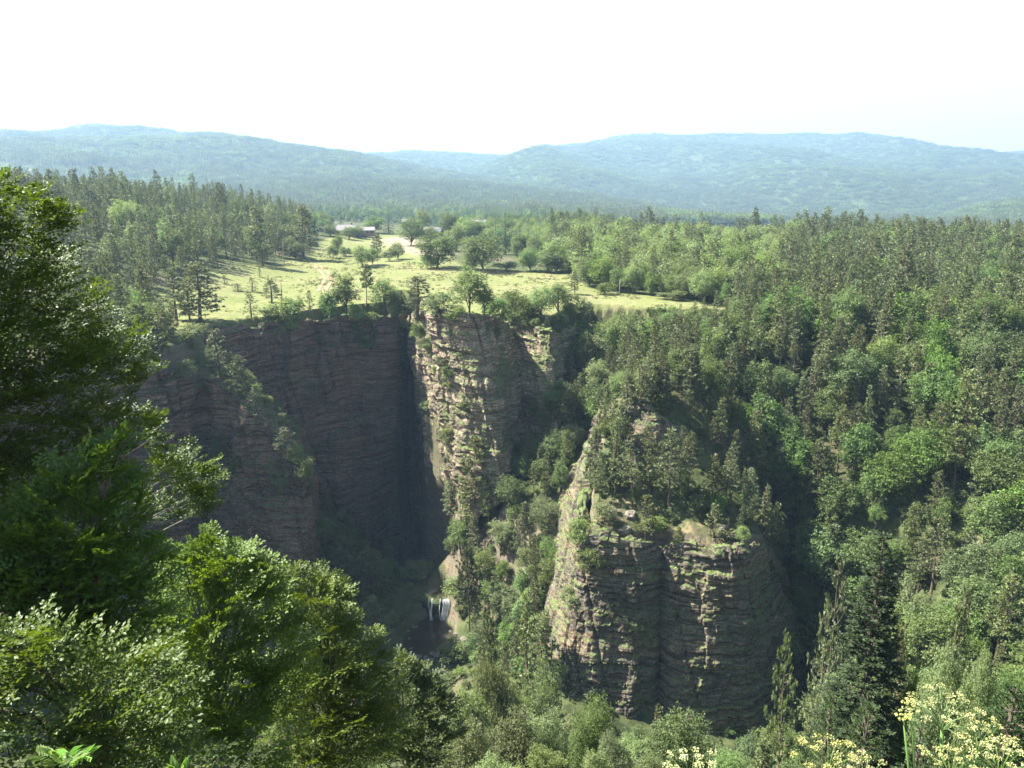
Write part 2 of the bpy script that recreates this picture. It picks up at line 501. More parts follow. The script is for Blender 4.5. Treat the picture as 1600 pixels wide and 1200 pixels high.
def cliff_mat(name, cols_, dirt, green, gmin=0.42, gmax=0.62, gnoise=(0.47, 0.60)):
    m, nt, out = new_mat(name); N = NT(nt)
    g = N.n('ShaderNodeNewGeometry')
    c, beds, fine = rock_layers(N, g.outputs['Position'], cols_, dirt)
    grit = N.noise(g.outputs['Position'], 2.2, 8, 0.7)
    c = N.mix(0.75, c, N.mix(N.step(grit, 0.3, 0.7), (0.45, 0.45, 0.45), (1.5, 1.5, 1.5)), 'MULTIPLY')
    sn = N.n('ShaderNodeSeparateXYZ'); N.l(g.outputs['Normal'], sn.inputs[0])
    patch = N.noise(g.outputs['Position'], 0.16, 7, 0.68)
    up = N.step(N.math('ADD', sn.outputs[2], N.math('MULTIPLY', N.math('SUBTRACT', patch, 0.5), 1.6)), gmin, gmax)
    gn = N.step(N.noise(g.outputs['Position'], 0.10, 7, 0.62), *gnoise)
    gf = N.math('MAXIMUM', up, N.math('MULTIPLY', gn, 0.75))
    gc = N.mix(N.step(grit, 0.35, 0.65), green[0], green[1])
    c = N.mix(gf, c, gc)
    p = N.n('ShaderNodeBsdfPrincipled')
    N.l(c, p.inputs['Base Color']); p.inputs['Roughness'].default_value = 0.92; p.inputs['Specular IOR Level'].default_value = 0.12
    hgt = N.math('ADD', N.math('ADD', N.math('MULTIPLY', fine, 0.55), N.math('MULTIPLY', beds, 0.6)), N.math('MULTIPLY', grit, 0.45))
    bp = N.n('ShaderNodeBump'); bp.inputs['Strength'].default_value = 0.7; bp.inputs['Distance'].default_value = 0.45
    N.l(hgt, bp.inputs['Height']); N.l(bp.outputs[0], p.inputs['Normal'])
    N.l(p.outputs[0], out.inputs['Surface'])
    return m

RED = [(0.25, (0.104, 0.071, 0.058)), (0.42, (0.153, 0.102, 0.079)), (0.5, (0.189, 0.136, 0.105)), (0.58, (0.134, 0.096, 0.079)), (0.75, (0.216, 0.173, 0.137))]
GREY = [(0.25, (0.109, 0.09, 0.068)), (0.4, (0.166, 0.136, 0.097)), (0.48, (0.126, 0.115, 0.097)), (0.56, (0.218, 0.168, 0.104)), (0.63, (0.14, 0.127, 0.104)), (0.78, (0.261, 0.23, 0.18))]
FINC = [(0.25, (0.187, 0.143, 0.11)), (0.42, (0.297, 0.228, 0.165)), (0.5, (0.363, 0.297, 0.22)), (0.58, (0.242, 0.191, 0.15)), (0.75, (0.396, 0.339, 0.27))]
# 
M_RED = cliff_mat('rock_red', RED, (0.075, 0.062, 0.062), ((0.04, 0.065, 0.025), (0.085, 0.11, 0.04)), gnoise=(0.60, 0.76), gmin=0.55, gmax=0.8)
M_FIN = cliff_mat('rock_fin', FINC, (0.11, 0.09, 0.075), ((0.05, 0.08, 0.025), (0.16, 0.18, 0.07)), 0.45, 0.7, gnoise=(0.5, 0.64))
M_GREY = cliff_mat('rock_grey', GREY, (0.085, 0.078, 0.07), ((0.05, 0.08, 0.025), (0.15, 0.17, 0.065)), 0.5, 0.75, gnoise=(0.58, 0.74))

def ground_mat():
    m, nt, out = new_mat('ground'); N = NT(nt)
    g = N.n('ShaderNodeNewGeometry'); P = g.outputs['Position']
    n1 = N.noise(P, 0.05, 5, 0.6); n2 = N.noise(P, 0.5, 6, 0.68); n3 = N.noise(P, 3.0, 5, 0.7)
    mead_c = N.ramp(n1, [(0.3, (0.132, 0.152, 0.054)), (0.5, (0.160, 0.174, 0.070)), (0.7, (0.190, 0.184, 0.095))])
    mead_c = N.mix(0.65, mead_c, N.mix(N.step(n2, 0.3, 0.7), (0.55, 0.66, 0.5), (1.35, 1.25, 1.2)), 'MULTIPLY')
    mead_c = N.mix(N.math('MULTIPLY', N.step(N.noise(P, 0.18, 5, 0.7), 0.5, 0.66), 0.6), mead_c, (0.14, 0.125, 0.07))
    scrub = N.mix(N.step(n2, 0.60, 0.68), mead_c, (0.05, 0.075, 0.025))
    floor = N.mix(N.step(n2, 0.35, 0.65), (0.035, 0.046, 0.018), (0.085, 0.10, 0.04))
    floor = N.mix(N.math('MULTIPLY', N.step(n1, 0.5, 0.66), 0.7), floor, (0.12, 0.10, 0.065))
    c = N.mix(N.attr('meadow'), floor, scrub)
    c = N.mix(N.math('MULTIPLY', N.attr('dry'), N.step(n2, 0.35, 0.55)), c, (0.27, 0.22, 0.17))
    rockc, beds, fine = rock_layers(N, P, GREY, (0.10, 0.085, 0.07))
    sn = N.n('ShaderNodeSeparateXYZ'); N.l(g.outputs['Normal'], sn.inputs[0])
    steep = N.step(N.math('ADD', sn.outputs[2], N.math('MULTIPLY', N.math('SUBTRACT', n2, 0.5), 0.7)), 0.66, 0.52)
    c = N.mix(N.math('MULTIPLY', steep, N.attr('rocky')), c, N.mix(N.step(n3, 0.3, 0.7), rockc, (0.17, 0.145, 0.10)))
    soil = N.math('MULTIPLY', N.attr('soil'), N.step(N.math('ADD', N.math('MULTIPLY', n2, 0.7), N.math('MULTIPLY', n1, 0.3)), 0.53, 0.62))
    c = N.mix(soil, c, N.mix(N.step(n3, 0.4, 0.62), (0.20, 0.145, 0.06), (0.25, 0.205, 0.135)))
    p = N.n('ShaderNodeBsdfPrincipled')
    N.l(c, p.inputs['Base Color']); p.inputs['Roughness'].default_value = 0.95; p.inputs['Specular IOR Level'].default_value = 0.08
    bp = N.n('ShaderNodeBump'); bp.inputs['Strength'].default_value = 0.8; bp.inputs['Distance'].default_value = 0.4
    N.l(N.math('ADD', n2, N.math('MULTIPLY', n3, 0.5)), bp.inputs['Height']); N.l(bp.outputs[0], p.inputs['Normal'])
    N.l(p.outputs[0], out.inputs['Surface'])
    return m
M_GROUND = ground_mat()

SOIL = [(930, 800), (985, 770), (1050, 770), (1110, 800), (1170, 830), (1190, 870), (1100, 862), (1000, 856), (925, 840)]
soil = (in_poly(px_, py_, SOIL) & (YY > 130) & (YY < 156) & in_poly(XX, YY, PINNPOLY)).astype(float)
rocky = (~onplat & (YY > 100) & ((XX < 20) | in_poly(XX, YY, PINNPOLY))).astype(float)
GV = np.stack([XX, YY, HH], -1).reshape(-1, 3)
GF = grid_faces(len(GX), len(GY))
ground_me = mesh_np('ground', GV, GF, M_GROUND, attrs={k: ('POINT', v.ravel()) for k, v in
                    (('meadow', mead), ('dry', dry), ('rocky', rocky), ('soil', soil))}, smooth_shade=True)
ground = tag(link('ground', ground_me), 'meadow plateau, wooded slopes and gorge floor', None, None, 'structure')

# ------------------------------------------------------------------ cliffs
CLIFFS = []
def curtain(name, C, step, mat, seed, amp=1.0, fold=5.0, deep=6.0, label=None, vcrack=1.0, ledge=1.0, kind='structure', topfold_drop=0.25, rough=1.0, blk=1.0, pillar=1.0):
    Q = catmull(C, step)
    n_s = len(Q)
    T, B = Q[:, :3].copy(), Q[:, 3:6].copy()
    mid = (T + B) / 2
    n = plan_normals(mid, 1)
    k = np.ones(9) / 9
    n = np.stack([np.convolve(np.pad(n[:, i], 4, 'edge'), k, 'valid') for i in (0, 1)], 1)
    n /= np.linalg.norm(n, axis=1)[:, None] + 1e-9
    s0 = np.concatenate([[0], np.cumsum(np.linalg.norm(np.diff(mid[:, :2], axis=0), axis=1))])
    T[:, 2] += rough * (0.75 * fbm(s0 / 5.5, 0, 0, seed + 30, 4) + 0.8 * np.round(1.6 * fbm(s0 / 3.2, 4, 0, seed + 31, 2)) / 1.6)
    hmax = (T[:, 2] - B[:, 2]).max()
    rows = max(8, int((hmax + deep) / step))
    s = np.concatenate([[0], np.cumsum(np.linalg.norm(np.diff(mid[:, :2], axis=0), axis=1))])
    t = np.linspace(0, 1, rows)
    ext = (hmax + deep) / hmax
    tt = t * ext
    Pn = T[:, None] * (1 - tt[None, :, None]) + B[:, None] * tt[None, :, None]
    X, Y, Z = Pn[..., 0], Pn[..., 1], Pn[..., 2]
    Sg = np.broadcast_to(s[:, None], X.shape)
    zz = Z + 0.4 * fbm(Sg / 40, 0, 0, seed, 2) + 0.10 * fbm(Sg / 4, Z / 9, 0, seed + 5, 3)
    big = fbm(Sg / 13, Z / 26, 0, seed + 1, 3) * 2.0
    def beds(period, sd):
        u = zz / period
        i = np.floor(u); f = u - i
        r = _hash(i, np.zeros_like(i), np.zeros_like(i), sd)
        r1 = _hash(i + 1, np.zeros_like(i), np.zeros_like(i), sd)
        return r + (r1 - r) * smooth(0.82, 1.0, f), f
    b1, f1 = beds(2.3 + 1.9 * _hash(np.floor(zz / 13), 0 * zz, 0 * zz, seed + 40), seed + 2); b2, f2 = beds(0.8, seed + 3)
    local = 0.55 + 0.9 * smooth(-0.3, 0.4, fbm(Sg / 9, Z / 14, 0, seed + 8, 2))
    st = ((b1 - 0.5) * 1.15 + (b2 - 0.5) * 0.55 * local) * ledge
    crack = -np.maximum(0, 0.16 - np.abs(fbm(Sg / 6 + 0.05 * zz, zz / 40, 0, seed + 4, 3))) / 0.16 * 1.2 * vcrack
    blocks = (_hash(np.floor(Sg / (1.2 + 2.4 * b1) + b1 * 9), np.floor(zz / 0.8), np.zeros_like(zz), seed + 9) - 0.5) * 0.42 * blk
    fine = fbm(Sg / 1.6, Z / 1.1, 0, seed + 6, 3) * 0.35
    pj = Sg / 5.2 + 0.5 * fbm(zz / 14, 0, 0, seed + 50, 2)
    pil = (_hash(np.floor(pj), np.floor(zz / 15 + _hash(np.floor(pj), 0 * pj, 0 * pj, seed + 51)), 0 * pj, seed + 52) - 0.5) * 1.5 * pillar
    pj2 = Sg / 1.9 + 0.4 * fbm(zz / 6, 3, 0, seed + 53, 2)
    pil = pil + (_hash(np.floor(pj2), np.floor(zz / 4.3 + _hash(np.floor(pj2), 0 * pj, 0 * pj, seed + 54)), 0 * pj, seed + 55) - 0.5) * 0.55 * pillar
    d = amp * (big + st + crack + blocks + fine + pil)
    edge = smooth(0, 0.03, t)[None, :] * 0.85 + 0.15
    d = d * edge
    Pn = Pn.copy()
    Pn[..., 0] += n[:, None, 0] * d; Pn[..., 1] += n[:, None, 1] * d
    Pn[..., 2] += 0.25 * fbm(Sg / 2.5, Z / 3, 0, seed + 7, 2) * edge
    # fold the top back over the ground behind it
    back = []
    for q in (1.0, 0.8, 0.62, 0.45, 0.3, 0.18, 0.08):
        R = Pn[:, 0].copy()
        R[:, :2] -= n * (fold * q * (1 + 0.45 * fbm(s / 4, q * 2, 0, seed + 14, 3)))[:, None]
        R[:, 2] += 1.1 * math.sin(q * math.pi) * (0.1 + fbm(s / 1.8, q * 5, 0, seed + 12, 3)) - topfold_drop * fold * q ** 2 * 0.5 - rough * 0.5 * q
        back.append(R)
    Pn = np.concatenate([np.stack(back, 1), Pn], 1)
    me = mesh_np(name, Pn.reshape(-1, 3), grid_faces(*Pn.shape[:2])[:, ::-1], mat)
    o = link(name, me)
    tag(o, label, None, None, kind)
    CLIFFS.append((Pn.reshape(-1, 3), grid_faces(*Pn.shape[:2])))
    return o

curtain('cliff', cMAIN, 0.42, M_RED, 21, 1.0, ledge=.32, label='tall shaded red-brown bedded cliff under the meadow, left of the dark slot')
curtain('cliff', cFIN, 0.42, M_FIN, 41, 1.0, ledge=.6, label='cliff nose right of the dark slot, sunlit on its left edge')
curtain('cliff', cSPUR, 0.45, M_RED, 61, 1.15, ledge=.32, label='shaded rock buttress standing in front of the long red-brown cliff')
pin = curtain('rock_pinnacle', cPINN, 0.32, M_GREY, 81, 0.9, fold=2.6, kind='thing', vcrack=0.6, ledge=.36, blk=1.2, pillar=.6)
tag(pin, 'broad layered rock pinnacle rising from the gorge, shaded front and sunlit left edge', 'rock pinnacle')
crag = curtain('rock_crag', cCRAG, 0.32, M_GREY, 91, 0.7, fold=4.0, deep=2.0, kind='thing')
tag(crag, 'small dark rock face under the wooded crest of the layered pinnacle', 'crag')

# ------------------------------------------------------------------ far hills: skyline in pixels at a real distance
def hill(name, crest, Yc, Y0, Y1, z0, mat, label, seed, canopy=11.0, nu=300, nv=90):
    u = np.linspace(crest[0][0], crest[-1][0], nu)
    cp = np.interp(u, [c[0] for c in crest], [c[1] for c in crest])
    k = np.hanning(9); k /= k.sum()
    cp = np.convolve(np.pad(cp, 4, 'edge'), k, 'valid')
    v = np.linspace(0, 1, nv)
    Yv = Y0 + (Y1 - Y0) * v
    dx = (u - 800) / F
    top = np.array([at(a, b, Yc)[2] for a, b in zip(u, cp)]) - canopy
    vc = (Yc - Y0) / (Y1 - Y0)
    prof = np.where(v < vc, smooth(0, 1, 0.5 * v / vc) * 2, smooth(1.0, vc, v))
    prof = np.where(v < vc, np.sin(np.clip(v / vc, 0, 1) * np.pi / 2) ** 1.25, prof)
    X = dx[:, None] * Yv[None, :] / CP
    Y = np.broadcast_to(Yv[None, :], X.shape)
    Z = z0 + (top[:, None] - z0) * prof[None, :]
    rel = np.clip((top - z0), 5, 400)[:, None]
    Z = Z + rel * 0.20 * np.sin(np.pi * np.clip(v / vc, 0, 1))[None, :] ** 1.0 * (fbm(X / 800, Y / 1000, 0, seed, 4)) * 1.9
    Pn = np.stack([X, Y, Z], -1)
    me = mesh_np(name, Pn.reshape(-1, 3), grid_faces(nu, nv), mat, smooth_shade=True)
    o = tag(link(name, me), label, None, None, 'structure')
    return (X, Y, Z)

M_HILL = plain_mat('hill_floor', (0.035, 0.05, 0.02), (0.07, 0.09, 0.035), 0.01, 0.95, 0.05)
HL = hill('hill', [(-500, 250), (-120, 232), (0, 221), (90, 211), (180, 206), (255, 211), (340, 221), (450, 238), (545, 250), (640, 260), (760, 275), (900, 292), (1050, 318), (1180, 342)], 4200, 1300, 6000, -48, M_HILL,
          'long wooded hill on the left skyline', 31)
HM = hill('hill', [(260, 275), (480, 254), (580, 243), (655, 238), (740, 240), (810, 244), (900, 262), (1020, 290)], 5600, 2600, 7600, -60, M_HILL, 'low wooded hill in the dip between the two long hills', 32)
HR = hill('hill', [(640, 290), (760, 254), (805, 242), (832, 233), (900, 229), (985, 221), (1095, 214), (1200, 216), (1300, 223), (1400, 233), (1460, 240), (1550, 239), (1700, 246), (2100, 255)], 6800, 2300, 9000, -95, M_HILL,
          'long rounded wooded hill on the right skyline', 33)
HS = hill('hill', [(1380, 356), (1440, 336), (1490, 320), (1530, 312), (1580, 310), (1700, 300), (1850, 310)], 2300, 1400, 3200, -85, M_HILL, 'small wooded hill before the long right-hand hill', 34, nu=80, nv=50)

# everything solid so far, for putting things where a line of sight meets the land
_v = [GV]; _f = [GF]; _n = len(GV)
for a, b in CLIFFS:
    _v.append(a); _f.append(b + _n); _n += len(a)
BVH = BVHTree.FromPolygons(np.vstack(_v).tolist(), np.vstack(_f).tolist())
def hit(px, py):
    d = ray(px, py)
    r = BVH.ray_cast(Vector((0, 0, 0)), Vector(d), 8000)
    return None if r[0] is None else np.array(r[0])
# ------------------------------------------------------------------ plants
M_BARK = bark_mat('bark', (0.055, 0.042, 0.032), (0.15, 0.12, 0.095))
M_BARKP = bark_mat('pine_bark', (0.07, 0.052, 0.042), (0.20, 0.145, 0.11))
M_GREYB = bark_mat('grey_bark', (0.10, 0.095, 0.085), (0.27, 0.25, 0.22))
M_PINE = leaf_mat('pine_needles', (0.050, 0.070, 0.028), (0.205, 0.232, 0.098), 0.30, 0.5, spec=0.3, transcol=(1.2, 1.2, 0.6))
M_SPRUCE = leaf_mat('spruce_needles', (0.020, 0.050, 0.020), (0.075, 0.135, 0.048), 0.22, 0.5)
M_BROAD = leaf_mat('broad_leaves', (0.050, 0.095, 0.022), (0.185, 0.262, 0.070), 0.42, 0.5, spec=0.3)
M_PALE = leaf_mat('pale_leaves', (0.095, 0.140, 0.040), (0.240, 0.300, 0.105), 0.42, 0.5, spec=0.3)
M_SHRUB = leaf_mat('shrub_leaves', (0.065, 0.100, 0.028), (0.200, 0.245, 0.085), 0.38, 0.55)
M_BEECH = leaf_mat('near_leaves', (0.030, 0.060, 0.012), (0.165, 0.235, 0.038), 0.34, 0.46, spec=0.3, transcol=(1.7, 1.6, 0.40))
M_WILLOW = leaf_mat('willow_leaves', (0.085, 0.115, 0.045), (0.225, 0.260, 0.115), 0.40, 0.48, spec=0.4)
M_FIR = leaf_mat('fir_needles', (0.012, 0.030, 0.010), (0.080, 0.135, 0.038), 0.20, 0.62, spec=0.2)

def unit(v):
    return v / (np.linalg.norm(v, axis=-1, keepdims=True) + 1e-9)

def leaves(c, d, nrm, L, W, bend=0.0):
    """pointed leaf quads: base c, direction d, face normal about nrm"""
    d = unit(d); s = unit(np.cross(nrm, d))
    L = np.broadcast_to(L, (len(c),))[:, None]; W = np.broadcast_to(W, (len(c),))[:, None]
    m = c + d * L * 0.5
    up = unit(np.cross(d, s)) * (L * bend)
    return np.stack([c, m - s * W * 0.5 + up, c + d * L, m + s * W * 0.5 + up], 1)

def rv(n, r):
    return unit(r.normal(size=(n, 3)))

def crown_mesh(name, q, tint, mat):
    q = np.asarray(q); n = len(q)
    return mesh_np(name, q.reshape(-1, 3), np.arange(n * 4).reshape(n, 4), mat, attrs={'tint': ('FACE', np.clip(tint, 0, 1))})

class Proto:
    def __init__(self, kind, trunk, crown, h, rad, z0=0.3):
        self.kind, self.trunk, self.crown, self.h, self.rad, self.z0 = kind, trunk, crown, h, rad, z0

def pine(seed, H=15.0, dens=1.0, wide=1.0, open_=0.0, base=0.30, tuft=0.50, needles=7, dead=True):
    r = np.random.default_rng(seed)
    tb = MB()
    zz = np.linspace(0, 1, 9)
    wob = np.cumsum(r.normal(0, 0.05, (9, 2)), 0) * zz[:, None]
    tp = np.column_stack([wob * H * 0.12, zz * H])
    tb.tube(tp, 0.19 * (1 - zz) ** 0.8 * H / 15 + 0.02, 6)
    trunk_at = lambda t: np.array([np.interp(t, zz, tp[:, i]) for i in range(3)])
    Q, T = [], []
    nb = int(66 * dens)
    tt = base + (1 - base) * (np.arange(nb) + r.random(nb)) / nb
    az = np.arange(nb) * 2.4 + r.normal(0, 0.4, nb)
    for t, a in zip(tt, az):
        u = (t - base) / (1 - base)
        if r.random() < open_: continue
        Lb = wide * (0.5 + 2.55 * (1 - u) ** 0.75 * min(1, 0.55 + 1.9 * u)) * r.uniform(0.55, 1.18) * H / 15
        el = math.radians(-12 + 55 * u + r.normal(0, 9))
        o = trunk_at(t)
        d = np.array([math.cos(a) * math.cos(el), math.sin(a) * math.cos(el), math.sin(el)])
        k = np.linspace(0, 1, 4)
        bp = o + d * (k * Lb)[:, None] + np.array([0, 0, 1.0]) * (k ** 2 * Lb * 0.16)[:, None]
        tb.tube(bp, np.linspace(0.05, 0.012, 4) * H / 15, 3, cap=False)
        nt_ = max(3, int(Lb / 0.30 * 1.35))
        s = r.uniform(0.28, 1.0, nt_) ** 0.8; s[0] = 1
        side = np.cross(d, [0, 0, 1.0])
        w = (r.uniform(-1, 1, nt_) * (1.05 - s) * 0.75 * Lb)[:, None]
        c = o + d * (s * Lb)[:, None] + np.array([0, 0, 1.0]) * (s ** 2 * Lb * 0.16 + r.normal(0.03, 0.09, nt_))[:, None] + side * w
        td = unit(d + side * np.sign(w) * 0.6 + r.normal(0, 0.3, (nt_, 3)) + [0, 0, 0.35])
        n = needles
        cc = np.repeat(c, n, 0); dd = np.repeat(td, n, 0)
        nd = unit(dd + r.normal(0, 0.75, (len(cc), 3)))
        L = r.uniform(0.6, 1.15, len(cc)) * tuft * (H / 15) ** 0.5
        Q.append(leaves(cc, nd, rv(len(cc), r), L, L * 0.42))
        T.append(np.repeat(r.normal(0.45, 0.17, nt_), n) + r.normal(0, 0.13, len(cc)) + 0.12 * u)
    if dead:
        for t in r.uniform(0.08, base + 0.05, 7):
            a = r.uniform(0, 6.28); o = trunk_at(t); Lb = r.uniform(0.4, 1.5)
            tb.tube(np.array([o, o + [math.cos(a) * Lb, math.sin(a) * Lb, r.uniform(-.3, .2)]]), [0.03, 0.008], 3, cap=False)
    Q = np.vstack(Q); T = np.concatenate(T)
    return Proto('pine', tb.mesh('pine_trunk', M_BARKP), crown_mesh('pine_crown', Q, T, M_PINE), H, 2.6 * wide * H / 15, base)

def spruce(seed, H=16.0, mat=None, wide=1.0, quad=0.55):
    r = np.random.default_rng(seed)
    tb = MB(); zz = np.linspace(0, 1, 5)
    tb.tube(np.column_stack([zz * 0, zz * 0, zz * H]), 0.2 * (1 - zz) + 0.02, 5)
    Q, T = [], []
    nw = 24
    for i in range(nw):
        u = (i + r.uniform(0, .5)) / nw
        z = H * (0.08 + 0.91 * u)
        for k in range(7):
            a = k / 7 * 6.283 + i * 0.9 + r.normal(0, .2)
            Lb = wide * (3.0 * (1 - u) ** 0.85 + 0.25) * r.uniform(0.6, 1.12)
            el = math.radians(-16 + 45 * u ** 2 + r.normal(0, 7))
            d = np.array([math.cos(a) * math.cos(el), math.sin(a) * math.cos(el), math.sin(el)])
            n = max(4, int(Lb / 0.13))
            s = r.uniform(0.12, 1, n); s[:2] = 0.96
            side = np.array([-math.sin(a), math.cos(a), 0])
            sg = r.choice([-1, 1], n)
            c = np.array([0, 0, z]) + d * (s * Lb)[:, None] + [0, 0, 1] * (s ** 2 * 0.10 * Lb)[:, None]
            ld = unit(d * 0.8 + side * sg[:, None] * (0.9 * (1.1 - s))[:, None] + r.normal(0, 0.18, (n, 3)) - [0, 0, 0.15])
            L = quad * r.uniform(0.55, 1.2, n) * (0.45 + 0.55 * (1 - u))
            Q.append(leaves(c, ld, np.array([0, 0, 1.0]) + r.normal(0, 0.5, (n, 3)), L, L * 0.42))
            T.append(0.30 + 0.40 * s ** 2 + r.normal(0, 0.14, n))
    Q = np.vstack(Q); T = np.concatenate(T)
    return Proto('spruce', tb.mesh('spruce_trunk', M_BARK), crown_mesh('spruce_crown', Q, T, mat or M_SPRUCE), H, 3.0 * wide, 0.06)

def broad(seed, H=12.0, R=None, n_lump=18, per=330, leaf=0.30, mat=None, base=0.22, bush=False, flat=1.0, bark=None, name='broadleaf'):
    r = np.random.default_rng(seed)
    R = R or H * 0.36
    tb = MB()
    ctr = np.array([0, 0, H * (base + (1 - base) * 0.5)])
    half = np.array([R, R, H * (1 - base) * 0.5 * flat])
    P = []
    tries = 0
    while len(P) < n_lump and tries < 4000:
        tries += 1
        v = rv(1, r)[0]
        if v[2] < -0.75: continue
        k = r.uniform(0.42, 0.80)
        p = v * k
        if all(np.linalg.norm(p - q) > 0.30 for q in P): P.append(p)
    P = np.array(P)
    rad = r.uniform(0.26, 0.46, len(P)) * (1 if not bush else 1.05)
    # trunk and limbs
    lean = r.normal(0, 0.03, 2) * H
    top = np.array([lean[0], lean[1], H * (base + 0.35 * (1 - base))])
    stem = np.array([[0, 0, -0.4], [lean[0] * .3, lean[1] * .3, H * base * 0.6], top])
    tb.tube(stem, np.array([0.022, 0.017, 0.011]) * H, 6)
    for p in P:
        e = ctr + p * half * 0.92
        t = r.uniform(0.35, 0.95)
        o = stem[0] * (1 - t) ** 2 + 2 * stem[1] * t * (1 - t) + stem[2] * t * t
        mid = (o + e) / 2 + [0, 0, -0.05 * H] + r.normal(0, 0.02 * H, 3)
        tb.tube(np.array([o, mid, e]), np.array([0.009, 0.006, 0.002]) * H, 4, cap=False)
    Q, T = [], []
    for p, q in zip(P, rad):
        ncl = max(6, int(per * (q / 0.36) ** 2 / 6)); n = ncl * 6
        v = rv(ncl, r)
        v[:, 2] = np.abs(v[:, 2]) * np.where(r.random(ncl) < 0.70, 1, -1)
        rr = q * r.uniform(0.45, 1.12, ncl) ** 0.6
        # ragged: sub-clumps on the lump
        rag = 0.80 + 0.32 * np.sin(v[:, 0] * 7 + p[0] * 20) * np.sin(v[:, 1] * 7 + p[1] * 31) + 0.12 * np.sin(v[:, 2] * 11 + p[2] * 17)
        c = np.repeat(ctr + (p + v * (rr * rag)[:, None]) * half, 6, 0) + r.normal(0, leaf * .72, (n, 3)) * [1, 1, .55]
        ctone = np.repeat(r.normal(0, .11, ncl), 6); v = np.repeat(v, 6, 0)
        out = unit(v * [1, 1, 1] + r.normal(0, 0.55, (n, 3)))
        nrm = unit(np.array([0, 0, 0.75]) + v * 0.7 + r.normal(0, 0.5, (n, 3)))
        L = leaf * r.uniform(0.55, 1.25, n)
        Q.append(leaves(c, out - nrm * (out * nrm).sum(1, keepdims=True) * 0.8, nrm, L, L * 0.72, 0.08))
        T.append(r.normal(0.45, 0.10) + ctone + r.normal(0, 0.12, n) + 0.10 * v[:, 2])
    Q = np.vstack(Q); T = np.concatenate(T)
    return Proto(name, tb.mesh(name + '_trunk', bark or M_BARK), crown_mesh(name + '_crown', Q, T, mat or M_BROAD), H, R, base)

PINES = [pine(100 + i, 15, d, w, o, b) for i, (d, w, o, b) in enumerate(
    [(1.0, 1.0, 0.0, .28), (1.15, .85, .05, .22), (.9, 1.1, .1, .36), (1.0, .72, .0, .18), (.8, .95, .2, .42), (1.2, 1.15, .05, .15), (1.0, .9, .25, .3), (.9, .65, .1, .25), (1.1, 1.0, .0, .5)])]
SPARSE = [pine(760 + i, 15, d, w, o, b) for i, (d, w, o, b) in enumerate([(.55, 1.3, .12, .42), (.6, 1.25, .15, .28)])]
SPRUCES = [spruce(200 + i, 16, None, w) for i, w in enumerate((1.0, .8, .9))]
BROADS = [broad(300 + i, 12, R, n, 320, .31, m, b) for i, (R, n, m, b) in enumerate(
    [(4.4, 20, M_BROAD, .18), (3.6, 16, M_BROAD, .22), (4.9, 24, M_BROAD, .15), (3.2, 15, M_BROAD, .25), (4.2, 18, M_PALE, .2), (4.8, 22, M_PALE, .14), (3.7, 15, M_BROAD, .12), (4.0, 20, M_PALE, .2)])]
ROUNDS = [broad(350 + i, 11, R, n, 330, .31, m, .03, True) for i, (R, n, m) in enumerate([(4.4, 22, M_BROAD), (4.8, 24, M_PALE), (4.0, 20, M_PALE), (5.0, 26, M_PALE), (3.8, 20, M_BROAD)])]
BUSHES = [broad(400 + i, 3.0, R, n, 230, .19, m, .02, True, name='shrub') for i, (R, n, m) in enumerate(
    [(1.6, 10, M_SHRUB), (1.9, 12, M_SHRUB), (1.3, 9, M_BROAD), (2.0, 12, M_PALE), (1.5, 8, M_SHRUB)])]
SAPLINGS = [pine(500 + i, 5, 0.75, w, .05, .06, 0.42, 5, False) for i, w in enumerate((1.0, .8, 1.2))]

# small, cheap trees for the far woods; only ever used by the objects of kind stuff
def joined(name, pr, keep):
    """a thinned one-mesh copy of a prototype"""
    def arr(me):
        v = np.empty(len(me.vertices) * 3, np.float32); me.vertices.foreach_get('co', v)
        return v.reshape(-1, 3)
    cv = arr(pr.crown).reshape(-1, 4, 3)
    t = np.empty(len(cv), np.float32); pr.crown.attributes['tint'].data.foreach_get('value', t)
    rr = np.random.default_rng(5)
    k = rr.random(len(cv)) < keep
    q = cv[k]; c = q.mean(1, keepdims=True)
    q = c + (q - c) * (1 / math.sqrt(keep)) ** 0.85
    h = pr.h
    zz = np.array([0, h * 0.9])
    m = MB(); m.tube(np.array([[0, 0, -0.5], [0, 0, h * 0.8]]), [h * 0.013, h * 0.004], 4, 1, False)
    m.quads(q, 0)
    nq = len(q)
    me = m.mesh(name, [pr.crown.materials[0], pr.trunk.materials[0]], {'tint': ('FACE', np.concatenate([np.full(4, .5), t[k]]))})
    return me

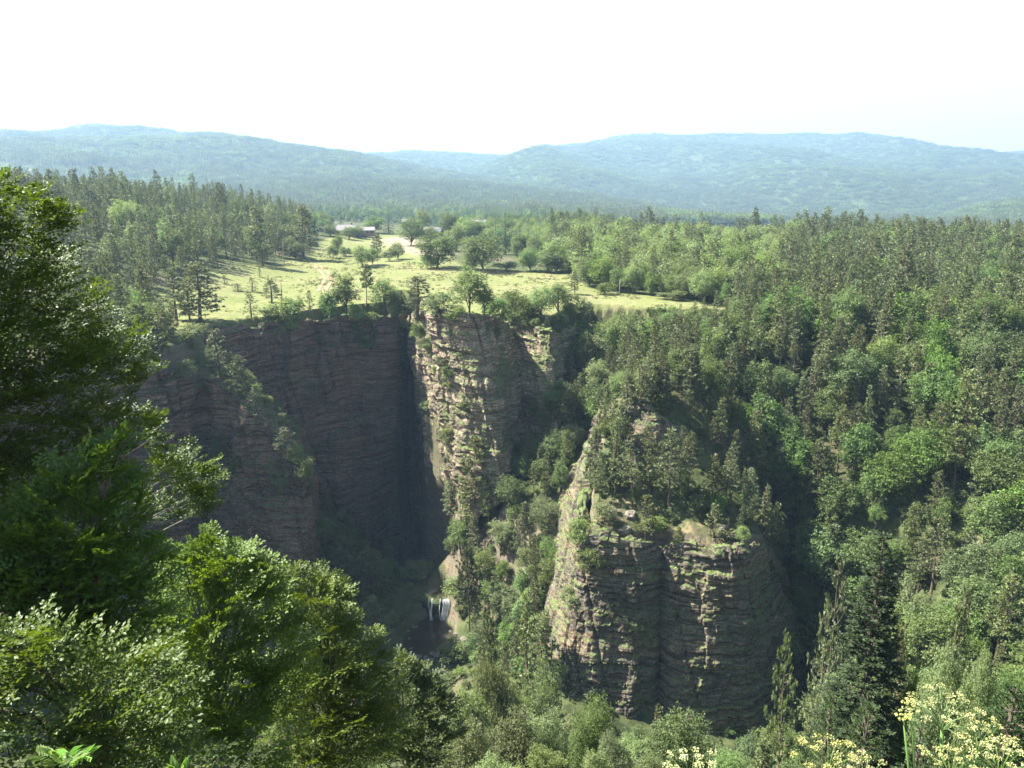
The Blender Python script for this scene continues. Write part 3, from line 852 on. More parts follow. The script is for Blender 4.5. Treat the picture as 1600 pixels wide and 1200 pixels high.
FOREST_COL = bpy.data.collections.new('forest_kinds')
FAR_COL = bpy.data.collections.new('far_forest_kinds')
BUSH_COL = bpy.data.collections.new('undergrowth_kinds')
def proto_obj(col, name, me):
    o = bpy.data.objects.new(name, me); col.objects.link(o); return o
for i, p in enumerate(PINES[:6]): proto_obj(FOREST_COL, 'a%02d_pine' % i, joined('mid_pine', p, 0.40))
for i, p in enumerate(SPRUCES[:2]): proto_obj(FOREST_COL, 'b%02d_spruce' % i, joined('mid_spruce', p, 0.35))
for i, p in enumerate(BROADS[:4] + ROUNDS[1:3]): proto_obj(FOREST_COL, 'c%02d_broadleaf' % i, joined('mid_broadleaf', p, 0.35))
def clump(name, protos, keep, seed):
    r = np.random.default_rng(seed); Q, T = [], []
    for k in range(9):
        pr = protos[k % len(protos)]
        v = np.empty(len(pr.crown.vertices) * 3, np.float32); pr.crown.vertices.foreach_get('co', v); q = v.reshape(-1, 4, 3)
        t = np.empty(len(q), np.float32); pr.crown.attributes['tint'].data.foreach_get('value', t)
        m = r.random(len(q)) < keep; q = q[m]; c = q.mean(1, keepdims=True)
        q = (c + (q - c) * (1 / keep) ** 0.45) * r.uniform(.75, 1.2)
        a = k * 2.4; rr = 5.4 * math.sqrt(k)
        Q.append(q + [math.cos(a) * rr, math.sin(a) * rr, 0]); T.append(t[m] + r.normal(0, .1))
    return crown_mesh(name, np.vstack(Q), np.concatenate(T), protos[0].crown.materials[0])
for i in range(3): proto_obj(FAR_COL, 'a%02d_pine' % i, clump('far_pine', PINES[i:i + 3], 0.035, i))
for i in range(2): proto_obj(FAR_COL, 'b%02d_spruce' % i, clump('far_spruce', SPRUCES, 0.035, 10 + i))
for i, g in enumerate(((0, 1), (2, 3), (6, 0), (4, 5), (7, 4))): proto_obj(FAR_COL, 'c%02d_broadleaf' % i, clump('far_broadleaf', [BROADS[k] for k in g], 0.03, 20 + i))
for i, p in enumerate(BUSHES): proto_obj(BUSH_COL, 'd%02d_bush' % i, joined('low_bush', p, 0.5))

def scatter_object(name, col, pts, idx, scl, label, kind='stuff'):
    """ONE object of kind stuff: its points carry instances picked from col"""
    pts = np.asarray(pts, np.float32)
    me = bpy.data.meshes.new(name)
    me.vertices.add(len(pts)); me.vertices.foreach_set('co', pts.ravel())
    a = me.attributes.new('pick', 'INT', 'POINT'); a.data.foreach_set('value', np.asarray(idx, np.int32))
    b = me.attributes.new('size', 'FLOAT_VECTOR', 'POINT')
    s = np.asarray(scl, np.float32)
    if s.ndim == 1: s = np.stack([s * rng.uniform(.9, 1.1, len(s)), s * rng.uniform(.9, 1.1, len(s)), s], 1).astype(np.float32)
    b.data.foreach_set('vector', s.ravel())
    c = me.attributes.new('turn', 'FLOAT_VECTOR', 'POINT')
    t = np.zeros((len(pts), 3), np.float32); t[:, 2] = rng.uniform(0, 6.283, len(pts)); t[:, :2] = rng.normal(0, .03, (len(pts), 2))
    c.data.foreach_set('vector', t.ravel())
    o = tag(link(name, me), label, None, None, kind)
    ng = bpy.data.node_groups.new(name + '_nodes', 'GeometryNodeTree')
    ng.interface.new_socket('Geometry', in_out='INPUT', socket_type='NodeSocketGeometry')
    ng.interface.new_socket('Geometry', in_out='OUTPUT', socket_type='NodeSocketGeometry')
    n = ng.nodes; L = ng.links
    gi, go = n.new('NodeGroupInput'), n.new('NodeGroupOutput')
    ci = n.new('GeometryNodeCollectionInfo'); ci.inputs['Collection'].default_value = col
    ci.inputs['Separate Children'].default_value = True; ci.inputs['Reset Children'].default_value = True
    ip = n.new('GeometryNodeInstanceOnPoints'); ip.inputs['Pick Instance'].default_value = True
    def na(nm, dt):
        x = n.new('GeometryNodeInputNamedAttribute'); x.data_type = dt; x.inputs['Name'].default_value = nm
        return x.outputs[0]
    L.new(gi.outputs[0], ip.inputs['Points']); L.new(ci.outputs[0], ip.inputs['Instance'])
    L.new(na('pick', 'INT'), ip.inputs['Instance Index']); L.new(na('size', 'FLOAT_VECTOR'), ip.inputs['Scale'])
    e2r = n.new('FunctionNodeEulerToRotation'); L.new(na('turn', 'FLOAT_VECTOR'), e2r.inputs[0]); L.new(e2r.outputs[0], ip.inputs['Rotation'])
    L.new(ip.outputs[0], go.inputs[0])
    md = o.modifiers.new('scatter', 'NODES'); md.node_group = ng
    return o
# ------------------------------------------------------------------ where the woods stand
def cells(x0, x1, y0, y1, step):
    """jittered grid of points"""
    nx, ny = int((x1 - x0) / step), int((y1 - y0) / step)
    gx, gy = np.meshgrid(np.arange(nx), np.arange(ny), indexing='ij')
    x = x0 + (gx + 0.5 * (gy % 2) + rng.uniform(-.42, .42, gx.shape)) * step
    y = y0 + (gy + rng.uniform(-.42, .42, gx.shape)) * step
    return x.ravel(), y.ravel()

def plan(pts):  # (px, py, Y) -> plan polygon
    return [tuple(at(*p)[:2]) for p in pts]

WOODS = [(845, 428), (870, 395), (900, 365), (1000, 358), (1120, 362), (1225, 372), (1230, 420), (1200, 470), (1120, 482), (1060, 466), (935, 455), (890, 430)]   # pale broadleaf wood, picture outline of its ground
KEEPOUT = [(500, 345), (520, 384), (660, 392), (700, 412), (760, 424), (840, 428), (880, 400), (800, 375), (760, 360), (640, 352)]   # gardens round the farm, planted by hand
cand = []   # x, y, z, kind, size, zone
def put(x, y, z, kind, size, zone):
    for a in zip(x, y, z, kind, size, [zone] * len(x)): cand.append(a)

# plateau, left, right and behind
for (x0, x1, y0, y1, st) in ((-330, 420, 192, 330, 5.5), (-420, 520, 330, 470, 6.0), (-620, 700, 470, 760, 7.5), (-900, 950, 760, 1250, 10.5)):
    x, y = cells(x0, x1, y0, y1, st)
    z = H(x, y)
    px, py, yc = project(np.stack([x, y, z], 1))
    ok = (px > -260) & (px < 1860) & ~in_poly(x, y, GORGE) & ~in_poly(px, py, MEADOW) & ~in_poly(px, py, KEEPOUT) & ~((px > 485) & (px < 860) & (py > 345) & (y < 600) & (py < 560))
    ok &= ~((px > 250) & (px < 960) & (y < 250))
    x, y, z, px, py = x[ok], y[ok], z[ok], px[ok], py[ok]
    inw = in_poly(px, py, WOODS) & (y < 520)
    n = fbm(x / 26, y / 26, 0, 71, 3)
    u = rng.random(len(x))
    kind = np.full(len(x), 'p', dtype='<U1')
    size_left = np.where(px < 500, .9, 1.0)
    ok_left = (px >= 500) | (rng.random(len(x)) < .8)
    pb = np.where(px < 500, 0.12, np.where(px > 1150, 0.22, 0.36)) + np.where(n > 0.25, 0.25, 0)
    kind[u < pb] = 'b'
    kind[(u > 0.86) & (y > 420)] = 's'
    back = (px > 300) & (px < 1150) & (y > 560)
    kind[back & (u > 0.30)] = 's'
    kind[inw] = np.where(rng.random(inw.sum()) < 0.86, 'b', 'p')
    size = np.where(kind == 'p', rng.normal(0.98, 0.13, len(x)), np.where(kind == 's', rng.normal(0.92, .17, len(x)), rng.normal(0.95, .2, len(x))))
    size *= 1 + 0.16 * fbm(x / 60, y / 60, 0, 72, 2)
    size *= np.where(rng.random(len(x)) < .12, rng.uniform(1.1, 1.32, len(x)), np.where(rng.random(len(x)) < .15, rng.uniform(.55, .8, len(x)), 1))
    size = np.clip(size * size_left, 0.45, 1.45)
    zone = np.where(inw, 'wood', np.where(px < 500, 'left', np.where(y > 470, 'back', 'right')))
    for zn in ('wood', 'left', 'back', 'right'):
        k = (zone == zn) & ok_left
        if k.any(): put(x[k], y[k], z[k], kind[k], size[k], zn)

# the wooded slope on the right and the saddle
x, y = cells(20, 260, 55, 236, 4.4)
z = H(x, y)
ok = in_poly(x, y, GORGE) & ~in_poly(x, y, PINNPOLY)
px, py, yc = project(np.stack([x, y, z], 1))
dist_p = np.min([np.hypot(x - p[0], y - p[1]) for p in cPINN[1:14, 3:5]], 0)
ok &= (px > 885) & (px < 1800) & (dist_p > 4.0) & ~((px < 1275) & (y < 142)) & ~((px < 1330) & (y < 108)) & (y + 0.15 * x > 92)
x, y, z, px, py = x[ok], y[ok], z[ok], px[ok], py[ok]
n = fbm(x / 18, y / 18, 0, 73, 3)
kind = np.where(rng.random(len(x)) < np.where(n > 0.05, 0.72, 0.34), 'b', 'p')
size = np.where(kind == 'p', rng.normal(0.96, 0.2, len(x)), rng.normal(1.02, .22, len(x)))
size = np.clip(size, .45, 1.35)
for _ in range(8):   # the last strip of meadow stays in sight above the trees of the saddle
    _, tpy, _ = project(np.stack([x, y, z + size * np.where(kind == 'p', 15, 12)], 1))
    size = np.where((px > 875) & (px < 1150) & (y > 188) & (tpy < 486), size * .88, size)
ok = size > .3
x, y, z, kind, size = x[ok], y[ok], z[ok], kind[ok], size[ok]
put(x, y, z, kind, size, 'slope')

# the wood at the foot of the pinnacle
x, y = cells(-12, 62, 92, 127, 4.4)
z = H(x, y)
dist_p = np.min([np.hypot(x - p[0], y - p[1]) for p in cPINN[:, 3:5]], 0)
ok = (dist_p > 3.0) & ~in_poly(x, y, PINNPOLY) & (y < 128)
x, y, z = x[ok], y[ok], z[ok]
kind = np.where(rng.random(len(x)) < .8, 'b', 'p')
put(x, y, z, kind, np.clip(rng.normal(.66, .14, len(x)), .4, .95), 'foot')

# right bank behind the pool, between the fall and the pinnacle
x, y = cells(-32, 30, 128, 232, 4.3)
z = H(x, y)
px, py, yc = project(np.stack([x, y, z], 1))
BANK = [(742, 985), (722, 900), (700, 870), (690, 825), (722, 790), (790, 760), (850, 690), (872, 610), (920, 560), (935, 575), (925, 640), (880, 800), (862, 960), (870, 1080), (780, 1110), (740, 1060)]
ok = in_poly(x, y, GORGE) & in_poly(px, py, BANK) & ~in_poly(x, y, PINNPOLY)
x, y, z = x[ok], y[ok], z[ok]
kind = np.where(rng.random(len(x)) < 0.55, 'b', 'p')
put(x, y, z, kind, np.clip(np.where(kind == 'p', rng.normal(.86, .13, len(x)), rng.normal(.72, .15, len(x))), .4, 1.1), 'bank')

# thin growth on the scree under the shaded wall
x, y = cells(-76, -27, 158, 222, 5.2)
z = H(x, y); px, py, yc = project(np.stack([x, y, z], 1))
dist_p = np.min([np.hypot(x - p[0], y - p[1]) for C in (cMAIN, cSPUR) for p in np.vstack([C[:, :3], C[:, 3:6]])], 0)
ok = in_poly(x, y, GORGE) & ~in_poly(x, y, SPURPOLY) & (dist_p > 2.5) & (px > 485) & (px < 650) & (rng.random(len(x)) < .62)
x, y, z = x[ok], y[ok], z[ok]
kind = np.where(rng.random(len(x)) < .5, 'b', 'p')
put(x, y, z, kind, np.clip(rng.normal(.5, .13, len(x)), .28, .8), 'scree')

# crest of the pinnacle: small pines and bushes
x, y = cells(8, 62, 136, 192, 3.2)
z = H(x, y)
ok = in_poly(x, y, PINNPOLY)
px, py, yc = project(np.stack([x, y, z], 1))
ok &= ~((soil_ := in_poly(px, py, SOIL)) & (rng.random(len(x)) < 0.7)) & ~((px > 985) & (px < 1110) & (y > 152) & (y < 163))
ok &= rng.random(len(x)) < np.where(px < 985, 0.72, 0.8)
x, y, z, px = x[ok], y[ok], z[ok], px[ok]
kind = np.where(rng.random(len(x)) < np.where(y > 172, 0.55, 0.18), 'b', 'p')
put(x, y, z, kind, np.clip(np.where(kind == 'p', rng.normal(.66, .16, len(x)), rng.normal(.46, .1, len(x))), .25, 1.0), 'crest')

# west rim and buttress
x, y = cells(-130, -62, 150, 215, 4.6)
z = H(x, y)
px, py, yc = project(np.stack([x, y, z], 1))
ok = (~in_poly(x, y, GORGE)) & (px > 40) & (px < 300) & ~in_poly(px, py, MEADOW)
x, y, z = x[ok], y[ok], z[ok]
kind = np.where(rng.random(len(x)) < .2, 'b', 'p')
put(x, y, z, kind, rng.normal(.72, .14, len(x)), 'left')

cand = [c for c in cand if c[1] > 5]
cx = np.array([c[0] for c in cand]); cyy = np.array([c[1] for c in cand]); cz = np.array([c[2] for c in cand])
ck = np.array([c[3] for c in cand]); cs = np.array([c[4] for c in cand]); czn = np.array([c[5] for c in cand])
HT = {'p': 15.0, 's': 16.0, 'b': 12.0}; RD = {'p': 2.1, 's': 2.2, 'b': 4.0}

# which of them the picture shows, and how large: paint the crowns far to near on a small grid
hh = np.array([HT[k] for k in ck]) * cs; rr_ = np.array([RD[k] for k in ck]) * cs
tx, ty, tyc = project(np.stack([cx, cyy, cz + hh], 1)); bx, by, _ = project(np.stack([cx, cyy, cz + hh * .2], 1))
rw = rr_ / tyc * F
order = np.argsort(-tyc)
SCL = 0.5
buf = np.full((int(1200 * SCL), int(1600 * SCL)), -1, np.int32)
for i in order:
    x0, x1 = int((tx[i] - rw[i]) * SCL), int((tx[i] + rw[i]) * SCL) + 1
    y0, y1 = int(ty[i] * SCL), int(by[i] * SCL) + 1
    x0, x1, y0, y1 = max(x0, 0), min(x1, buf.shape[1]), max(y0, 0), min(y1, buf.shape[0])
    if x0 < x1 and y0 < y1: buf[y0:y1, x0:x1] = i
vis = np.bincount(buf[buf >= 0].ravel(), minlength=len(cand))
indiv = np.zeros(len(cand), bool)
for k, lim in (('p', 240), ('b', 165), ('s', 40)):
    j = np.where((ck == k) & (vis > 6) & (cyy < 520))[0]
    j = j[np.argsort(-vis[j])][:lim]
    indiv[j] = True

USED_LABELS = {}
def unique(label):
    """never the same words twice"""
    n = USED_LABELS.get(label, 0)
    USED_LABELS[label] = n + 1
    return label, n

ZONE = {'left': 'of the left pinewood', 'right': 'of the plateau forest', 'wood': 'of the meadow wood', 'back': 'of the back forest',
        'slope': 'of the right slope', 'bank': 'of the waterfall bank', 'crest': 'of the pinnacle top', 'foot': 'of the pinnacle foot', 'scree': 'of the shaded scree'}
LOOK = {'p': ['full', 'dense', 'loose-crowned', 'slim', 'high-crowned', 'broad', 'gappy', 'narrow', 'bare-stemmed'], 's': ['dark conical', 'slim conical', 'dark pointed'],
        'b': ['round', 'tall', 'spreading', 'slim', 'pale round', 'pale spreading', 'bushy', 'pale domed']}
LOOK_R = ['round', 'pale round', 'small pale', 'broad pale', 'dark round']
NAME = {'p': ('pine_tree', 'pine', 'pine tree'), 's': ('spruce_tree', 'spruce', 'spruce tree'), 'b': ('broadleaf_tree', 'leafy tree', 'broadleaf tree')}
GROUPS = {'p': 'pines of the gorge and plateau', 's': 'spruces of the plateau forest', 'b': 'broadleaf trees of the gorge and plateau'}
def place_label(words, p):
    """words + where its top is in the photograph, in per cent of width and height"""
    x, y, _ = project(p)
    for d in (0, 1, 2):
        l = f"{words}, top {x / 16:.{d}f}% across, {y / 12:.{d}f}% down"
        if l not in USED_LABELS: break
    USED_LABELS[l] = 1
    return l

def tree(proto, name, loc, size, label, cat, group, rz=None, lean=0.0):
    o = empty(name, loc, rng.uniform(0, 6.283) if rz is None else rz, size)
    if lean: o.rotation_euler = (rng.normal(0, lean), rng.normal(0, lean), o.rotation_euler.z)
    tag(o, label, cat, group)
    t = link('trunk', proto.trunk, o); c = link('crown', proto.crown, o)
    return o

ADJ = {'p': PINES, 's': SPRUCES, 'b': BROADS}
jj = np.where(indiv)[0]
for i in jj:
    k = ck[i]; lst = ADJ[k]
    if k == 'b' and czn[i] == 'wood': lst = ROUNDS; v = rng.choice([0, 1, 2, 3, 4, 1, 2, 3])
    elif k == 'b' and czn[i] in ('right', 'back'): v = rng.choice([0, 2, 4, 5, 7, 1, 4, 5])
    elif k == 'b' and czn[i] == 'slope': v = rng.choice([0, 1, 2, 3, 6, 0, 1, 4])
    else: v = rng.integers(len(lst))
    s = cs[i] * np.array([rng.uniform(.88, 1.12)] * 2 + [1.0])
    z = cz[i] - 0.25
    lab = place_label(f"{LOOK_R[v] if lst is ROUNDS else LOOK[k][v]} {NAME[k][1]} {ZONE[czn[i]]}", (cx[i], cyy[i], z + hh[i]))
    tree(lst[v], NAME[k][0], (cx[i], cyy[i], z), s, lab, NAME[k][2], GROUPS[k], lean=0.03)
rest = np.where(~indiv)[0]
base_i = {'p': (0, 6), 's': (6, 2), 'b': (8, 6)}
pick = np.array([base_i[ck[i]][0] + (rng.integers(base_i[ck[i]][1]) if czn[i] != 'wood' or ck[i] != 'b' else rng.integers(4, 6)) for i in rest])
scatter_object('forest', FOREST_COL, np.stack([cx[rest], cyy[rest], cz[rest] - .3], 1), pick, cs[rest], 'the mass of smaller and farther trees of the plateau forest and the slopes')

# the woods on the hills
def hill_points(Hs, n, xy_lim=(-150, 1750), near_bias=1.0, keep=None):
    X, Y, Z = Hs
    nu, nv = X.shape
    a = rng.uniform(0, nu - 1.001, n); b = rng.uniform(0, 1, n) ** near_bias * (nv - 1.001)
    i, j = a.astype(int), b.astype(int); fa, fb = a - i, b - j
    def bl(A): return A[i, j] * (1 - fa) * (1 - fb) + A[i + 1, j] * fa * (1 - fb) + A[i, j + 1] * (1 - fa) * fb + A[i + 1, j + 1] * fa * fb
    P = np.stack([bl(X), bl(Y), bl(Z)], 1)
    px, py, _ = project(P)
    ok = (px > xy_lim[0]) & (px < xy_lim[1])
    return P[ok]
PTS, PK, SZ = [], [], []
for Hs, n, conif, seed in ((HL, 44000, .62, 81), (HM, 15000, .6, 82), (HR, 58000, .25, 83), (HS, 9000, .4, 84)):
    P = hill_points(Hs, n)
    # only the side that faces the viewpoint, and a little beyond the crest
    m = fbm(P[:, 0] / 420, P[:, 1] / 600, 0, seed, 4) + .25 * (1 - smooth(-40, 120, P[:, 2]))
    c = rng.random(len(P)) < np.clip(conif + m * 1.5, 0.03, 0.97)
    k = np.where(c, np.where(rng.random(len(P)) < .5, rng.integers(0, 3, len(P)), rng.integers(3, 5, len(P))), rng.integers(5, 10, len(P)))
    s = np.where(c, rng.normal(.85, .12, len(P)), rng.normal(.88, .13, len(P)))
    PTS.append(P); PK.append(k); SZ.append(np.clip(s, .5, 1.7))
x, y = cells(-2600, 2900, 1250, 3600, 27)
z = H(x, y); px, py, _ = project(np.stack([x, y, z], 1)); ok = (px > -100) & (px < 1700)
PTS.append(np.stack([x, y, z], 1)[ok]); PK.append(rng.integers(0, 6, ok.sum())); SZ.append(rng.normal(1.0, .15, ok.sum()))
scatter_object('far_forest', FAR_COL, np.vstack(PTS), np.concatenate(PK), np.concatenate(SZ), 'blue-green forest covering the far hills')

# low growth between the trees
x, y = cells(-140, 240, 60, 240, 2.4)
z = H(x, y); px, py, _ = project(np.stack([x, y, z], 1))
ok = (px > -60) & (px < 1700) & ~in_poly(px, py, MEADOW) & (rng.random(len(x)) < 0.75)
cl = np.min([np.hypot(x - p[0], y - p[1]) for C in (cMAIN, cFIN, cSPUR, cPINN) for q in (C[:, :3], C[:, 3:6], (C[:, :3] + C[:, 3:6]) / 2) for p in q], 0)
ok &= (cl > 3.5)
ok &= ~(np.hypot((x - POOLC[0]) / 10, (y - POOLC[1] + 4) / 13) < 1) & ~(np.hypot((x - LIP[0]) / 8, (y - LIP[1] - 3) / 13) < 1)
ok &= ~((soilp := in_poly(px, py, SOIL)) & (y < 158) & (rng.random(len(x)) < .9))
ok &= ~((px < 640) & in_poly(x, y, GORGE) & (rng.random(len(x)) < 0.35))
x, y, z = x[ok], y[ok], z[ok]
sz = rng.uniform(.35, 1.05, len(x)) * np.where(in_poly(x, y, PINNPOLY), .6, np.where(x > 40, 1.35, 1))
scatter_object('undergrowth', BUSH_COL, np.stack([x, y, z - .15], 1), rng.integers(0, 5, len(x)), sz, 'low bushes and scrub covering the slopes of the gorge')
# ------------------------------------------------------------------ single trees and bushes placed where their foot meets the land
def foot_tree(px, py, hpx, proto, name, label, cat, group, wpx=None, sink=0.2):
    p = hit(px, py)
    if p is None: return None
    _, _, yc = project(p)
    h = hpx / F * yc * (1.16 if name == 'shrub' else 1.08)
    s = h / proto.h
    sw = s if wpx is None else (wpx / F * yc / 2) / proto.rad * (1.15 if name == 'shrub' else 1.06)
    o = tree(proto, name, (p[0], p[1], p[2] - sink * s), (sw, sw, s), label, cat, group, lean=0.02)
    USED_LABELS[label] = 1
    return o
BY = {'pine': (PINES, 'pine_tree', 'pine tree', GROUPS['p']), 'spruce': (SPRUCES, 'spruce_tree', 'spruce tree', GROUPS['s']),
      'leaf': (BROADS, 'broadleaf_tree', 'broadleaf tree', GROUPS['b']), 'bush': (BUSHES, 'shrub', 'shrub', 'bushes of the rim, cliffs and meadow'),
      'sap': (SAPLINGS, 'young_pine', 'young pine', 'young pines of the meadow and cliffs')}
